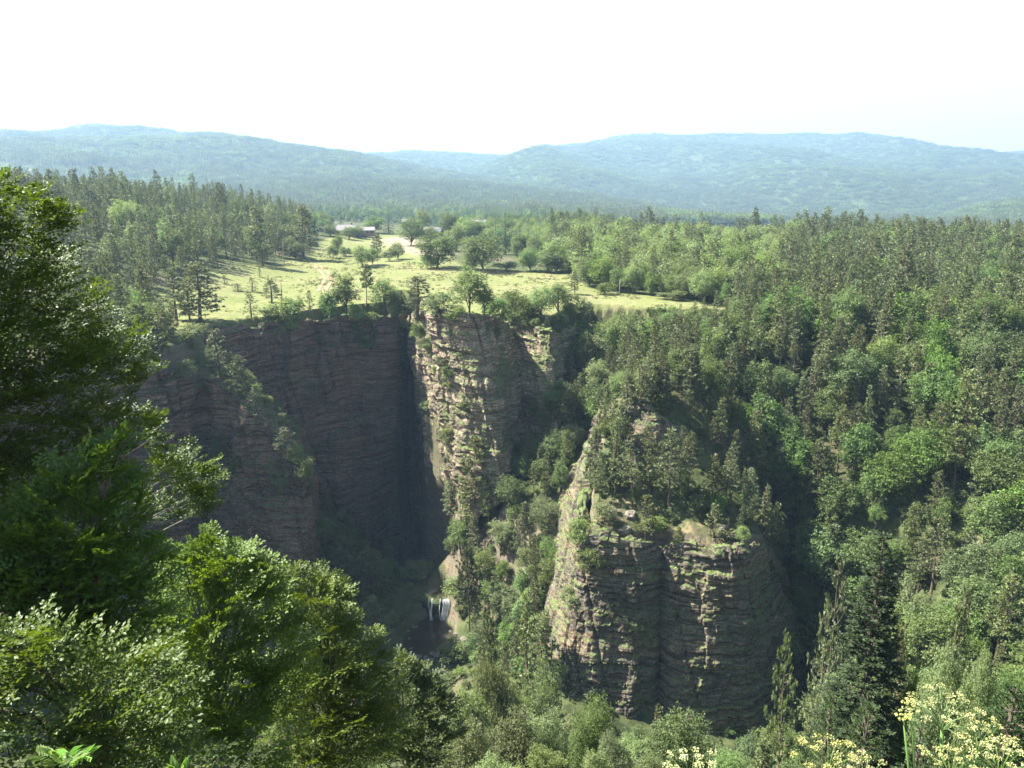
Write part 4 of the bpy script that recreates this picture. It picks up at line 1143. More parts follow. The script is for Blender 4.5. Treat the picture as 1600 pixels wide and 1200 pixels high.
HAND = [
 # the meadow
 ('pine', 313, 502, 84, 78, 5, 'broad forked pine standing alone on the cliff edge left of the meadow'),
 ('pine', 297, 502, 62, 26, 3, 'thin pine close left of the broad forked pine on the cliff edge'),
 ('pine', 276, 500, 74, 34, 7, 'narrow pine second left of the broad forked pine on the cliff edge'),
 ('sap', 393, 500, 42, 27, 0, 'small pine alone on the bare cliff edge right of the broad forked pine'),
 ('pine', 425, 473, 34, 32, 1, 'bushy young pine in the meadow beside the lower wooden pole'),
 ('sap', 394, 456, 21, 24, 2, 'largest of the small dark pines scattered in the left meadow'),
 ('sap', 372, 455, 11, 17, 1, 'low dark pine just left of the largest small meadow pine'),
 ('sap', 351, 444, 13, 12, 0, 'small upright pine near the wood in the left meadow'),
 ('sap', 406, 433, 15, 7, 1, 'tiny thin pine high in the left meadow'),
 ('pine', 474, 404, 72, 50, 0, 'dark pine at the right end of the wood left of the meadow'),
 ('pine', 411, 415, 82, 34, 3, 'tall slim pine with a bare stem at the meadow edge left of the pole'),
 ('leaf', 462, 405, 34, 44, 3, 'pale leafy tree at the foot of the dark pine at the meadow corner'),
 ('sap', 467, 473, 8, 7, 0, 'tiny pine in mid meadow below the track'),
 # the rim of the cliff
 ('bush', 436, 504, 36, 62, 0, 'wide bright green bush on the rim of the shaded cliff'),
 ('bush', 458, 500, 36, 30, 2, 'dark bush right behind the wide bright rim bush'),
 ('sap', 485, 490, 34, 14, 1, 'thin young pine on the rim right of the bright bush'),
 ('spruce', 502, 498, 42, 20, 0, 'dark pointed conifer on the rim below the end of the track'),
 ('bush', 517, 500, 46, 30, 2, 'tall dark bush on the rim right of the pointed conifer'),
 ('leaf', 541, 500, 74, 48, 3, 'tallest leafy tree on the rim of the shaded cliff'),
 ('pine', 573, 482, 62, 22, 8, 'thin bare-stemmed pine rising above the rim bushes'),
 ('leaf', 600, 498, 60, 46, 6, 'dark rounded tree on the rim above the slot'),
 ('bush', 620, 496, 36, 40, 1, 'dark bush overhanging the top of the slot'),
 ('bush', 556, 505, 30, 34, 3, 'pale bush hanging over the rim below the tallest leafy rim tree'),
 ('bush', 575, 508, 22, 30, 0, 'low green bush at the rim left of the slot'),
 ('sap', 627, 472, 16, 9, 1, 'small pointed pine in the meadow just above the slot'),
 ('pine', 652, 494, 56, 48, 7, 'flat-topped pine on top of the cliff nose right of the slot'),
 ('bush', 640, 495, 24, 28, 3, 'pale bush on the corner of the cliff nose'),
 ('bush', 690, 492, 32, 54, 1, 'broad dark bush on top of the cliff nose'),
 ('bush', 712, 505, 30, 36, 0, 'green bush on the sunny shoulder of the cliff nose'),
 ('leaf', 733, 494, 78, 54, 1, 'tall ragged leafy tree on the cliff nose'),
 ('leaf', 757, 495, 52, 34, 3, 'lower leafy tree right of the tall ragged one on the cliff nose'),
 ('bush', 775, 500, 36, 40, 2, 'dark bush between the cliff nose and the bushy gully'),
 ('leaf', 795, 500, 46, 42, 6, 'rounded tree at the head of the bushy gully'),
 ('bush', 818, 508, 40, 46, 1, 'wide green bush at the head of the bushy gully'),
 ('leaf', 846, 502, 56, 46, 2, 'dark leafy tree right of the bushy gully'),
 ('leaf', 872, 492, 48, 44, 6, 'leafy tree at the meadow edge above the bushy gully'),
 ('bush', 895, 490, 34, 40, 0, 'bush in the last bend of the meadow edge'),
 # middle of the meadow and round the farm
 ('leaf', 566, 417, 34, 34, 2, 'dark bushy tree by the fence line in mid meadow'),
 ('leaf', 583, 414, 26, 26, 0, 'lower half of the bushy pair by the fence line in mid meadow'),
 ('pine', 590, 402, 34, 22, 1, 'dark conifer right behind the bushy pair in mid meadow'),
 ('bush', 520, 403, 20, 16, 2, 'dark small bush right of the top of the track'),
 ('bush', 540, 400, 15, 18, 2, 'small dark round bush below the farmhouse'),
 ('leaf', 526, 394, 28, 18, 4, 'pale slender tree on the bank below the farmhouse'),
 ('bush', 608, 408, 20, 24, 4, 'low bush left of the large round trees'),
 ('leaf', 622, 405, 26, 26, 6, 'small dark tree left of the large round trees'),
 ('leaf', 682, 419, 54, 60, 4, 'large round pale tree, left one of the two in the meadow'),
 ('bush', 668, 420, 22, 34, 3, 'pale bush at the foot of the left large round tree'),
 ('leaf', 757, 423, 54, 68, 5, 'large round tree with a dark right side, right one of the two in the meadow'),
 ('bush', 790, 424, 16, 36, 4, 'low bush right of the large round meadow tree'),
 ('bush', 738, 421, 24, 28, 0, 'bush at the left foot of the right large round tree'),
 ('leaf', 712, 393, 42, 38, 7, 'domed tree between and behind the two large round trees'),
 ('leaf', 641, 384, 42, 46, 5, 'broad pale tree right of the bare earth by the farm'),
 ('leaf', 584, 364, 26, 36, 4, 'round pale tree at the right end of the farmhouse'),
 ('spruce', 607, 366, 44, 20, 0, 'dark spruce standing right of the farmhouse'),
 ('leaf', 560, 372, 18, 26, 0, 'dark round tree in front of the farmhouse wall'),
 ('leaf', 545, 374, 20, 24, 2, 'dark tree before the right half of the farmhouse'),
 ('leaf', 516, 369, 18, 22, 7, 'pale tree before the left wing of the farmhouse'),
 ('leaf', 752, 374, 26, 30, 4, 'pale tree before the right half of the white-roofed house'),
 ('leaf', 733, 377, 34, 30, 1, 'pale tree before the left half of the white-roofed house'),
 ('bush', 527, 370, 9, 14, 1, 'small bush in front of the low wing of the farmhouse'),
 ('leaf', 506, 362, 20, 26, 4, 'pale tree at the left end of the farmhouse'),
 ('spruce', 492, 366, 40, 18, 2, 'dark spruce left of the farmhouse'),
 ('leaf', 660, 362, 34, 26, 7, 'pale tree before the small grey-roofed house'),
 ('leaf', 700, 370, 36, 34, 5, 'pale tree right of the small grey-roofed house'),
 ('leaf', 733, 373, 36, 36, 4, 'pale domed tree below the white-roofed house'),
 ('spruce', 790, 398, 62, 30, 0, 'large dark spruce right of the large round meadow trees'),
 ('spruce', 812, 400, 56, 26, 1, 'second dark spruce right of the large round meadow trees'),
 ('spruce', 775, 390, 50, 24, 2, 'dark spruce behind the right large round tree'),
 ('leaf', 830, 424, 34, 40, 0, 'dark green tree at the left tip of the pale wood'),
 ('leaf', 858, 426, 36, 44, 2, 'dark green spreading tree at the near edge of the pale wood'),
 ('pine', 898, 460, 30, 20, 1, 'small pale pine on the grass before the pale wood'),
 ('leaf', 934, 448, 44, 46, 0, 'round dark tree on the grass at the wood edge'),
 ('bush', 945, 460, 16, 36, 1, 'low dark bush beside the pole in the right meadow'),
 ('leaf', 985, 458, 44, 36, 2, 'green tree right of the pole in the right meadow'),
 ('leaf', 1015, 460, 34, 34, 5, 'pale tree at the lower edge of the pale wood'),
 ('pine', 1096, 464, 58, 36, 5, 'dark pine standing out before the pale wood'),
 ('leaf', 1143, 473, 38, 40, 7, 'pale round tree on the last strip of meadow'),
 ('bush', 1050, 468, 14, 40, 4, 'low scrub at the edge of the last strip of meadow'),
 # cliffs, buttress and scree
 ('pine', 345, 592, 72, 44, 1, 'topmost pine on the ridge of the shaded buttress'),
 ('pine', 372, 622, 62, 44, 5, 'second pine down the ridge of the shaded buttress'),
 ('sap', 402, 652, 46, 34, 0, 'third conifer down the ridge of the shaded buttress'),
 ('sap', 424, 678, 38, 32, 2, 'small pine halfway down the ridge of the shaded buttress'),
 ('sap', 447, 703, 34, 40, 2, 'spreading small pine low on the ridge of the shaded buttress'),
 ('bush', 463, 724, 30, 30, 3, 'pale bush low on the ridge of the shaded buttress'),
 ('bush', 478, 748, 40, 34, 0, 'bright bush at the lower corner of the shaded buttress'),
 ('bush', 482, 772, 30, 26, 1, 'green bush hanging from the lower corner of the shaded buttress'),
 ('bush', 352, 722, 44, 38, 1, 'bright shrub growing in the crack of the shaded buttress'),
 ('bush', 366, 740, 26, 24, 0, 'small shrub under the bright one in the crack of the buttress'),
 ('sap', 386, 545, 26, 18, 1, 'small pine on a ledge at the top left of the shaded cliff'),
 ('sap', 410, 556, 32, 18, 0, 'slim pine on a ledge of the shaded cliff'),
 ('bush', 452, 520, 24, 30, 3, 'pale bush hanging below the rim of the shaded cliff'),
 ('bush', 575, 548, 28, 28, 0, 'bright bush on a ledge left of the slot'),
 ('bush', 560, 532, 16, 20, 4, 'small bush on the ledge below the rim left of the slot'),
 ('pine', 252, 585, 96, 52, 4, 'gappy pine on the cliff edge left of the buttress'),
 ('pine', 225, 575, 92, 56, 8, 'high-crowned pine at the left end of the cliff edge'),
 ('bush', 290, 592, 30, 36, 3, 'pale bush on the cliff edge left of the buttress'),
 ('bush', 308, 610, 20, 22, 0, 'bush at the head of the crack of the buttress'),
 ('bush', 300, 540, 34, 44, 4, 'bush on the broken rocks below the broad forked pine'),
 ('pine', 742, 790, 104, 54, 5, 'pale broad pine at the foot of the cliff nose'),
 ('pine', 706, 812, 60, 34, 1, 'dense pine at the left foot of the cliff nose'),
 ('bush', 700, 690, 22, 30, 3, 'pale bush on a sunny ledge of the cliff nose'),
 ('bush', 730, 640, 26, 34, 0, 'bush in the middle of the cliff nose'),
 ('bush', 668, 640, 16, 24, 3, 'low bush on the sunny edge of the cliff nose'),
 ('sap', 738, 655, 44, 26, 1, 'young pine halfway up the cliff nose'),
 ('bush', 705, 610, 18, 26, 4, 'small bush high on the sunny cliff nose'),
 ('leaf', 868, 650, 60, 44, 3, 'slim leafy tree at the lower right of the bushy gully'),
 ('bush', 838, 660, 28, 30, 1, 'green bush at the lower left of the bushy gully'),
 ('pine', 542, 930, 88, 44, 1, 'left one of the pair of pines on the scree under the cliff'),
 ('pine', 577, 938, 78, 62, 5, 'right, broader one of the pair of pines on the scree under the cliff'),
 ('pine', 590, 1010, 80, 54, 0, 'dark shaded pine below the pair on the scree'),
 ('pine', 622, 862, 60, 28, 7, 'lone narrow pine in front of the dark slot'),
 ('bush', 655, 908, 34, 40, 0, 'bright bush left of the stream above the waterfall'),
 ('bush', 640, 900, 24, 24, 1, 'bush at the mouth of the dark slot'),
 ('bush', 716, 935, 34, 46, 3, 'pale bush right of the lip of the waterfall'),
 ('bush', 722, 960, 22, 26, 0, 'bush beside the falling water'),
 ('pine', 733, 1012, 150, 44, 8, 'tall pine with a long bare stem beside the pool'),
 ('pine', 741, 1005, 90, 20, 6, 'thin leaning pine just right of the tall pool pine'),
 ('bush', 706, 1032, 34, 44, 3, 'pale green bush on the near bank of the pool'),
 ('bush', 730, 1030, 30, 36, 0, 'green bush on the bank below the tall pool pine'),
 ('bush', 520, 860, 26, 40, 1, 'dark bush on the scree under the cliff'),
 ('bush', 495, 835, 24, 30, 2, 'dark bush where the scree meets the buttress'),
 ('bush', 600, 900, 24, 34, 2, 'dark bush on the scree left of the slot'),
 # pinnacle
 ('pine', 1045, 790, 112, 48, 0, 'sunlit pine standing clear on the shoulder of the pinnacle'),
 ('pine', 1112, 790, 76, 30, 3, 'slim pine right of the sunlit one on the pinnacle'),
 ('sap', 1115, 838, 50, 34, 0, 'small pine at the top edge of the pinnacle wall'),
 ('bush', 1160, 846, 24, 26, 3, 'bush on the top edge of the pinnacle wall'),
 ('pine', 988, 790, 96, 40, 6, 'gappy pine at the left shoulder of the pinnacle'),
 ('pine', 962, 770, 110, 36, 3, 'slim pine left of the dark crag on the pinnacle'),
 ('pine', 930, 770, 96, 40, 1, 'dense pine on the sunlit left shoulder of the pinnacle'),
 ('sap', 968, 958, 24, 16, 0, 'tiny pine on a ledge in the pinnacle wall'),
 ('sap', 952, 962, 20, 18, 2, 'lower tiny pine on the same ledge in the pinnacle wall'),
 ('bush', 994, 985, 18, 24, 0, 'small green bush on the shaded pinnacle wall'),
 ('bush', 905, 850, 40, 46, 3, 'pale bush at the sunlit upper corner of the pinnacle'),
 ('bush', 920, 890, 34, 44, 3, 'pale bush on the sunlit edge of the pinnacle'),
 ('bush', 892, 945, 28, 36, 4, 'bush halfway down the sunlit edge of the pinnacle'),
 ('leaf', 1060, 610, 70, 46, 3, 'dark leafy tree on the crest of the pinnacle'),
 ('pine', 978, 660, 74, 34, 1, 'dense pine beside the rock teeth on the pinnacle crest'),
 ('pine', 1000, 640, 66, 30, 3, 'slim pine on the rocks of the pinnacle crest'),
 ('pine', 1032, 640, 74, 34, 0, 'full pine on top of the dark crag of the pinnacle'),
 ('bush', 985, 618, 30, 40, 0, 'green bush on the highest rocks of the pinnacle'),
 ('bush', 955, 690, 34, 42, 1, 'green bush on the sunlit flank below the pinnacle crest'),
 ('leaf', 672, 380, 26, 30, 1, 'pale tree before the small grey-roofed house, nearest the track'),
 ('pine', 1210, 800, 96, 40, 1, 'dense pine behind the right shoulder of the pinnacle'),
 ('leaf', 1240, 830, 70, 60, 0, 'round leafy tree on the right shoulder of the pinnacle'),
 ('pine', 1180, 770, 100, 44, 0, 'full pine above the right shoulder of the pinnacle'),
 ('leaf', 1262, 880, 74, 60, 6, 'leafy tree on the right flank of the pinnacle'),
 ('pine', 1285, 930, 110, 44, 3, 'slim pine in the gully right of the pinnacle'),
 ('leaf', 1305, 900, 84, 70, 2, 'spreading leafy tree at the head of the gully right of the pinnacle'),
 ('pine', 1275, 800, 110, 46, 5, 'broad pine above the gully right of the pinnacle'),
 ('leaf', 1300, 830, 90, 70, 1, 'tall leafy tree above the gully right of the pinnacle'),
 ('leaf', 1330, 970, 80, 70, 3, 'leafy tree in the gully behind the big dark fir'),
 ('leaf', 1225, 770, 76, 66, 2, 'wide leafy tree behind the pinnacle'),
 ('bush', 1190, 820, 30, 40, 1, 'green bush right of the bare soil on the pinnacle'),
 ('bush', 1215, 850, 30, 40, 0, 'bush on the right top corner of the pinnacle wall'),
 ('bush', 1090, 800, 26, 36, 4, 'bush amid the bare soil of the pinnacle'),
 ('bush', 1020, 830, 26, 36, 0, 'bush left of the bare soil of the pinnacle'),
 ('bush', 945, 815, 30, 40, 3, 'pale bush on the left top corner of the pinnacle wall'),
 ('pine', 1015, 770, 104, 38, 5, 'pine before the dark crag on the pinnacle'),
 ('pine', 1075, 770, 90, 36, 2, 'pine right of the dark crag on the pinnacle'),
 ('pine', 1140, 800, 80, 36, 4, 'high-crowned pine above the bare soil of the pinnacle'),
 ('leaf', 1010, 622, 50, 44, 4, 'pale bushy tree on the crest of the pinnacle'),
 ('bush', 975, 680, 34, 40, 3, 'pale bush left of the dark crag on the pinnacle'),
 ('bush', 1030, 640, 34, 44, 0, 'bush on top of the dark crag of the pinnacle'),
 ('leaf', 1110, 640, 80, 50, 0, 'leafy tree on the right side of the pinnacle crest'),
 ('pine', 1078, 640, 90, 40, 1, 'dark dense pine right of the crest of the pinnacle'),
]
for k, px, py, hpx, wpx, v, lab in HAND:
    lst, nm, cat, grp = BY[k]
    if k == 'leaf' and py < 476 and (px > 450): lst = ROUNDS
    foot_tree(px, py, hpx, lst[v % len(lst)], nm, lab, cat, grp, wpx)

# the ragged hedge along the rim
for C, a0, a1 in ((cMAIN, .12, .74), (cFIN, .22, .97)):
    Qr = catmull(C, 1.9)
    nr = plan_normals(Qr, 1)
    for i in range(int(len(Qr) * a0), int(len(Qr) * a1)):
        px, py, _ = project(Qr[i, :3])
        if px < 415 or (a0 < .2 and rng.random() < .25): continue
        b = Qr[i, :2] - nr[i] * rng.uniform(-.3, 3.2)
        s = rng.uniform(.6, 1.6); z = float(H(*(Qr[i, :2] - nr[i] * 3.4))) - .5
        v = int(rng.integers(5))
        tree(BUSHES[v], 'shrub', (b[0], b[1], z), (s, s, s * rng.uniform(.8, 1.25)), place_label(f"{['dense', 'wide', 'green', 'pale', 'tall'][v]} bush of the cliff rim", (b[0], b[1], z + 3 * s)), 'shrub', BY['bush'][3])

# gardens and thickets round the farm
x, y = cells(-160, 60, 330, 600, 8.6)
z = H(x, y); px, py, yc = project(np.stack([x, y, z], 1))
G1 = [(690, 352), (870, 352), (905, 368), (850, 410), (800, 404), (760, 380), (700, 366)]
G2 = [(478, 352), (520, 347), (700, 346), (700, 354), (600, 357), (575, 352), (490, 360)]
ok = (in_poly(px, py, G1) | in_poly(px, py, G2)) & ~((px > 495) & (px < 580) & (py > 353))
for X, Y, Z, P, Q in zip(x[ok], y[ok], z[ok], px[ok], py[ok]):
    sp_ = rng.random() < (0.42 if Q < 358 else 0.15)
    v = int(rng.integers(3)) if sp_ else int(rng.integers(5))
    s = rng.uniform(.65, 1.05)
    k = 's' if sp_ else 'b'
    tree((SPRUCES if sp_ else ROUNDS)[v], NAME[k][0], (X, Y, Z - .3), s,
         place_label(f"{LOOK[k][v] if sp_ else LOOK_R[v]} {NAME[k][1]} near the farm", (X, Y, Z + (16 if sp_ else 12) * s)), NAME[k][2], GROUPS[k], lean=.02)

# ------------------------------------------------------------------ stones
M_STONE = plain_mat('stone', (0.08, 0.073, 0.06), (0.20, 0.175, 0.14), 3.0, 0.9, 0.1, 0.5)
def stone_mesh(seed):
    r = np.random.default_rng(seed)
    n1, n2 = 14, 9
    a = np.linspace(0, 2 * np.pi, n1, endpoint=False); b = np.linspace(-np.pi / 2, np.pi / 2, n2)
    A, B = np.meshgrid(a, b, indexing='ij')
    d = np.stack([np.cos(B) * np.cos(A), np.cos(B) * np.sin(A), np.sin(B)], -1)
    rad = 1 + 0.35 * fbm(d[..., 0] * 1.3, d[..., 1] * 1.3, d[..., 2] * 1.3 + seed, seed, 3)
    v = d * rad[..., None] * [1, .8, .6]
    v = np.sign(v) * np.minimum(np.abs(v), np.array([.82, .66, .45]))
    i = np.arange(n1 * n2).reshape(n1, n2); j = np.roll(i, -1, 0)
    f = np.stack([i[:, :-1], j[:, :-1], j[:, 1:], i[:, 1:]], -1).reshape(-1, 4)
    return mesh_np('boulder', v.reshape(-1, 3), f, M_STONE)
STONES = [stone_mesh(s) for s in range(3)]
for n, (px, py, w, lab) in enumerate([
    (676, 926, 14, 'pale boulder on the lip at the top of the waterfall'), (714, 992, 12, 'boulder right of the foot of the falling water'), (724, 1000, 13, 'largest boulder on the right shore of the pool'),
    (708, 1008, 10, 'flat stone on the near shore of the pool'), (652, 1030, 12, 'boulder in the dark stream below the pool'), (676, 1022, 11, 'stone in the rapids at the outlet of the pool'), (664, 1012, 8, 'small stone at the outlet of the pool'),
    (690, 1016, 9, 'rounded stone on the pool bank by the pale bush'), (706, 915, 10, 'stone on the right bank of the stream above the fall'), (640, 1020, 9, 'stone at the left shore below the pool'),
    (962, 802, 16, 'jagged sunlit rock on the left shoulder of the pinnacle top'), (985, 806, 22, 'largest sunlit rock on the pinnacle top'), (1002, 792, 18, 'upright rock beside the largest one on the pinnacle top'), (975, 830, 24, 'sunlit rock overhanging the pinnacle wall'),
    (1130, 826, 16, 'pale rock by the bare soil right on the pinnacle top'), (1150, 840, 20, 'pale rock at the right top edge of the pinnacle'), (992, 640, 24, 'rock tooth on the crest of the pinnacle'), (975, 650, 18, 'lower rock tooth left on the crest of the pinnacle'),
    (925, 700, 20, 'pale rock on the left flank of the pinnacle crest')]):
    p = hit(px, py)
    if p is None: continue
    _, _, yc = project(p); s = w / F * yc * 0.62
    o = link('boulder', STONES[n % 3]); o.location = p; o.scale = (s, s * rng.uniform(.8, 1.1), s * rng.uniform(.8, 1.4)); o.rotation_euler = (rng.normal(0, .2), rng.normal(0, .2), rng.uniform(0, 6))
    tag(o, lab, 'rock', 'boulders of the gorge')

# stones round the pool and down the rapids
for n in range(46):
    a = rng.uniform(0, 6.283); ring = n < 26
    if ring: X, Y = POOLC[0] + .3 + math.cos(a) * rng.uniform(4.6, 6.6), POOLC[1] + 2 + math.sin(a) * rng.uniform(7.6, 10.2)
    else: X, Y = POOLC[0] + rng.normal(-1.5, 3.2), POOLC[1] - 9 + rng.uniform(-6, 3)
    if Y > POOLC[1] + 9: continue
    s = rng.uniform(.35, 1.15); z = max(float(H(X, Y)), POOLZ - .6)
    o = link('boulder', STONES[n % 3]); o.location = (X, Y, z); o.scale = (s, s * .8, s * rng.uniform(.6, 1)); o.rotation_euler = (0, 0, rng.uniform(0, 6))
    tag(o, place_label(('small' if s < .7 else 'large') + (' boulder on the shore of the pool' if ring else ' boulder in the rapids'), (X, Y, z + s)), 'rock', 'boulders of the gorge')

# ------------------------------------------------------------------ waterfall, pool and stream
def water_mat():
    m, nt, out = new_mat('water'); N = NT(nt)
    g = N.n('ShaderNodeNewGeometry')
    f = N.noise(g.outputs['Position'], 2.2, 4, .6)
    p = N.n('ShaderNodeBsdfPrincipled')
    p.inputs['Base Color'].default_value = (0.035, 0.030, 0.018, 1); p.inputs['Roughness'].default_value = 0.08
    bp = N.n('ShaderNodeBump'); bp.inputs['Strength'].default_value = .5; bp.inputs['Distance'].default_value = .06
    N.l(f, bp.inputs['Height']); N.l(bp.outputs[0], p.inputs['Normal']); N.l(p.outputs[0], out.inputs['Surface'])
    return m
def foam_mat():
    m, nt, out = new_mat('falling_water'); N = NT(nt)
    g = N.n('ShaderNodeNewGeometry')
    f = N.noise(N.scalevec(g.outputs['Position'], (3, 3, .25)), 2.0, 5, .7)
    p = N.n('ShaderNodeBsdfPrincipled'); p.inputs['Base Color'].default_value = (0.86, 0.88, 0.88, 1); p.inputs['Roughness'].default_value = 0.4
    t = N.n('ShaderNodeBsdfTransparent'); mx = N.n('ShaderNodeMixShader')
    N.l(N.step(f, .36, .58), mx.inputs[0]); N.l(t.outputs[0], mx.inputs[1]); N.l(p.outputs[0], mx.inputs[2]); N.l(mx.outputs[0], out.inputs['Surface'])
    return m
M_WATER, M_FALL = water_mat(), foam_mat()
rp = MB()
for k in range(9):   # white threads of the rapids below the pool
    x0, y0 = POOLC[0] - 2.2 + rng.normal(0, 1.8), POOLC[1] - 6.5 + rng.uniform(-1.5, 1.5)
    t_ = np.linspace(0, 1, 8); xs = x0 - t_ * rng.uniform(.5, 2) + .25 * np.sin(t_ * 9 + k); ys = y0 - t_ * rng.uniform(2, 4.5)
    zs = np.maximum(H(xs, ys), POOLZ - 1.2) + .12
    rp.tube(np.column_stack([xs, ys, zs]), .16 * np.sin(np.pi * (t_ * .9 + .05)) + .02, 5)
tag(link('rapids_water', rp.mesh('rapids_water', M_FALL, smooth_shade=True)), 'white threads of water in the rapids below the pool', None, None, 'structure')
def disc(name, cx, cy, rx, ry, z, mat, label, seed):
    a = np.linspace(0, 2 * np.pi, 48, endpoint=False)
    r = 1 + 0.16 * fbm(np.cos(a) * 1.5, np.sin(a) * 1.5, 0, seed, 2)
    v = np.vstack([[[cx, cy, z]], np.stack([cx + rx * r * np.cos(a), cy + ry * r * np.sin(a), np.full(48, z)], 1)])
    i = np.arange(48)
    tag(link(name, mesh_np(name, v, np.stack([np.zeros(48, int), 1 + i, 1 + (i + 1) % 48], 1), mat)), label, None, None, 'structure')
disc('pool_water', POOLC[0] + .3, POOLC[1] + 2.0, 5.6, 9.6, POOLZ - .35, M_WATER, 'dark pool at the foot of the waterfall', 5)
disc('stream_water', LIP[0] + .8, LIP[1] + 6.2, 1.5, 6.6, LIP[2] - .05, M_WATER, 'shallow stream running out of the slot above the fall', 6)
cSTEP = cols([(640, 938, 186, 640, 990, 184), (655, 940, 183.5, 655, 992, 183.6), (672, 941, 182.3, 672, 994, 183.2), (690, 941, 182, 690, 994, 183.2), (708, 940, 182.3, 708, 994, 183.2), (722, 936, 184.0, 724, 992, 184), (735, 930, 188, 738, 985, 187)])
M_DARK = cliff_mat('rock_wet', [(0.3, (0.05, 0.045, 0.042)), (0.6, (0.10, 0.09, 0.08))], (0.03, 0.03, 0.03), ((0.03, 0.05, 0.02), (0.06, 0.08, 0.03)))
curtain('rock_step', cSTEP, 0.3, M_DARK, 101, 0.35, fold=3.0, deep=2.0, label='dark wet rock step behind the waterfall', topfold_drop=0.6)
wf = MB()
def strand(px, w, py0=940, py1=991, Y=181.2):
    a = at(px, py0, Y); b = at(px, py1, Y)
    zt, zb = a[2] + .15, min(b[2], POOLZ - .2)
    n = 16
    t = np.linspace(0, 1, n)
    yy = Y + .9 - 1.2 * np.sqrt(t)
    ww = w * (0.75 + 0.5 * t)
    for off, sgn in ((0, 1), (0.25, -1)):
        v = []
        for k in range(n):
            z_ = zt + (zb - zt) * t[k]
            for q in (-1, 0, 1):
                v.append([a[0] + q * ww[k] / 2 + (.10 + .25 * t[k]) * math.sin(k * .55 + px), yy[k] + off - (0.18 if q == 0 else 0) * sgn, z_])
        wf.add(v, grid_faces(n, 3))
for px, w in ((697, 1.5), (702, .7), (692, .5), (687, .22), (674, .4), (670, .22)): strand(px, w)
tag(link('waterfall', wf.mesh('waterfall', M_FALL, smooth_shade=True)), 'small white waterfall dropping over the dark rock step into the pool', 'waterfall', None, 'thing')

# ------------------------------------------------------------------ track, poles and houses on the plateau
M_TRACK = plain_mat('track', (0.26, 0.15, 0.10), (0.32, 0.22, 0.16), 0.8, .95, .05)
path = [(497, 416), (500, 420), (506, 425), (511, 431), (513, 437), (510, 443), (506, 449), (503, 455)]
PT = np.array([hit(*p)[:2] for p in path]); PT = catmull(np.column_stack([PT, PT[:, :1] * 0]), 2.0)[:, :2]
tk = MB()
tn = plan_normals(PT, 1)
for off in (-1.25, 1.25):
    w = 0.55 + .25 * fbm(np.arange(len(PT)) / 5., off, 0, 3, 2)
    a = PT + tn * (off - w)[:, None]; b = PT + tn * (off + w)[:, None]
    v = np.stack([np.column_stack([a, H(a[:, 0], a[:, 1]) + .14]), np.column_stack([PT + tn * off, H(*(PT + tn * off).T) + .17]), np.column_stack([b, H(b[:, 0], b[:, 1]) + .14])], 1)
    tk.add(v.reshape(-1, 3), grid_faces(len(PT), 3)[:, ::-1])
tag(link('dirt_track', tk.mesh('dirt_track', M_TRACK, smooth_shade=True)), 'reddish two-rut track across the meadow', None, None, 'structure')

M_WOOD = bark_mat('pole_wood', (0.16, 0.13, 0.10), (0.26, 0.22, 0.18))
M_CER = plain_mat('insulator', (0.25, 0.13, 0.08), (0.3, 0.16, 0.1), 2, .3)
def pole(px, py, hpx, arm, label):
    p = hit(px, py); _, _, yc = project(p); h = hpx / F * yc
    o = empty('utility_pole', p); tag(o, label, 'pole', 'wooden line poles of the meadow')
    m = MB(); m.tube([[0, 0, -.3], [0, 0, h * .5], [0, 0, h]], [.17, .15, .12], 8); link('post', m.mesh('post', M_WOOD, smooth_shade=True), o)
    if arm:
        m = MB(); m.box((0, -.16, h - .5), (2.6, .12, .14)); link('crossarm', m.mesh('crossarm', M_WOOD), o)
        for q in (-1.1, 0, 1.1):
            m = MB(); m.tube([[q, -.16, h - .43], [q, -.16, h - .15]], [.06, .05], 6); link('insulator', m.mesh('insulator', M_CER), o)
for a in ((444.5, 416, 41, True, 'tall line pole with a crossarm at the top edge of the meadow'), (441, 473, 33, False, 'plain wooden pole in the lower left meadow'), (755.5, 426, 22, True, 'line pole beside the right large round tree'),
          (968, 462, 24, False, 'plain pole at the edge of the right meadow')): pole(*a)

o = empty('pasture_fence', (0, 0, 0)); tag(o, 'thin wooden post fence along the far side of the meadow', 'fence')
fp = [(600, 421), (630, 419), (660, 421), (690, 424), (720, 426), (750, 428), (790, 429), (830, 431), (870, 434)]
fq = catmull(np.array([list(hit(*p)) for p in fp]), 3.2)
o.location = fq[0]
for p in fq:
    m = MB(); m.tube([[0, 0, -.3], [.02, 0, 1.25]], [.07, .06], 6); k = link('post', m.mesh('post', M_WOOD), o); k.location = p - fq[0]
m = MB()
for hgt in (.45, .8, 1.1): m.tube(fq - fq[0] + [0, 0, hgt], .012, 3)
link('wire', m.mesh('wire', M_CER), o)

# tufts of the meadow
def tuft(seed):
    r = np.random.default_rng(seed); n = 26
    d = unit(np.column_stack([r.normal(0, .55, (n, 2)), np.ones(n)]))
    c = np.column_stack([r.normal(0, .28, (n, 2)), np.zeros(n)])
    L = r.uniform(.2, .55, n)
    return crown_mesh('tuft', leaves(c, d, rv(n, r), L, L * .22), r.normal(.5, .25, n), M_TUFT)
M_TUFT = leaf_mat('meadow_tufts', (0.09, 0.11, 0.04), (0.19, 0.185, 0.09), .3, .7)
TUFT_COL = bpy.data.collections.new('tuft_kinds')
for i in range(3): proto_obj(TUFT_COL, 'e%02d_tuft' % i, tuft(i))
x, y = cells(-130, 70, 195, 420, 1.5); z = H(x, y); px, py, _ = project(np.stack([x, y, z], 1))
ok = in_poly(px, py, MEADOW) & ~in_poly(x, y, GORGE) & (fbm(x / 9, y / 9, 0, 55, 4) > rng.uniform(-.05, .75, len(x)))
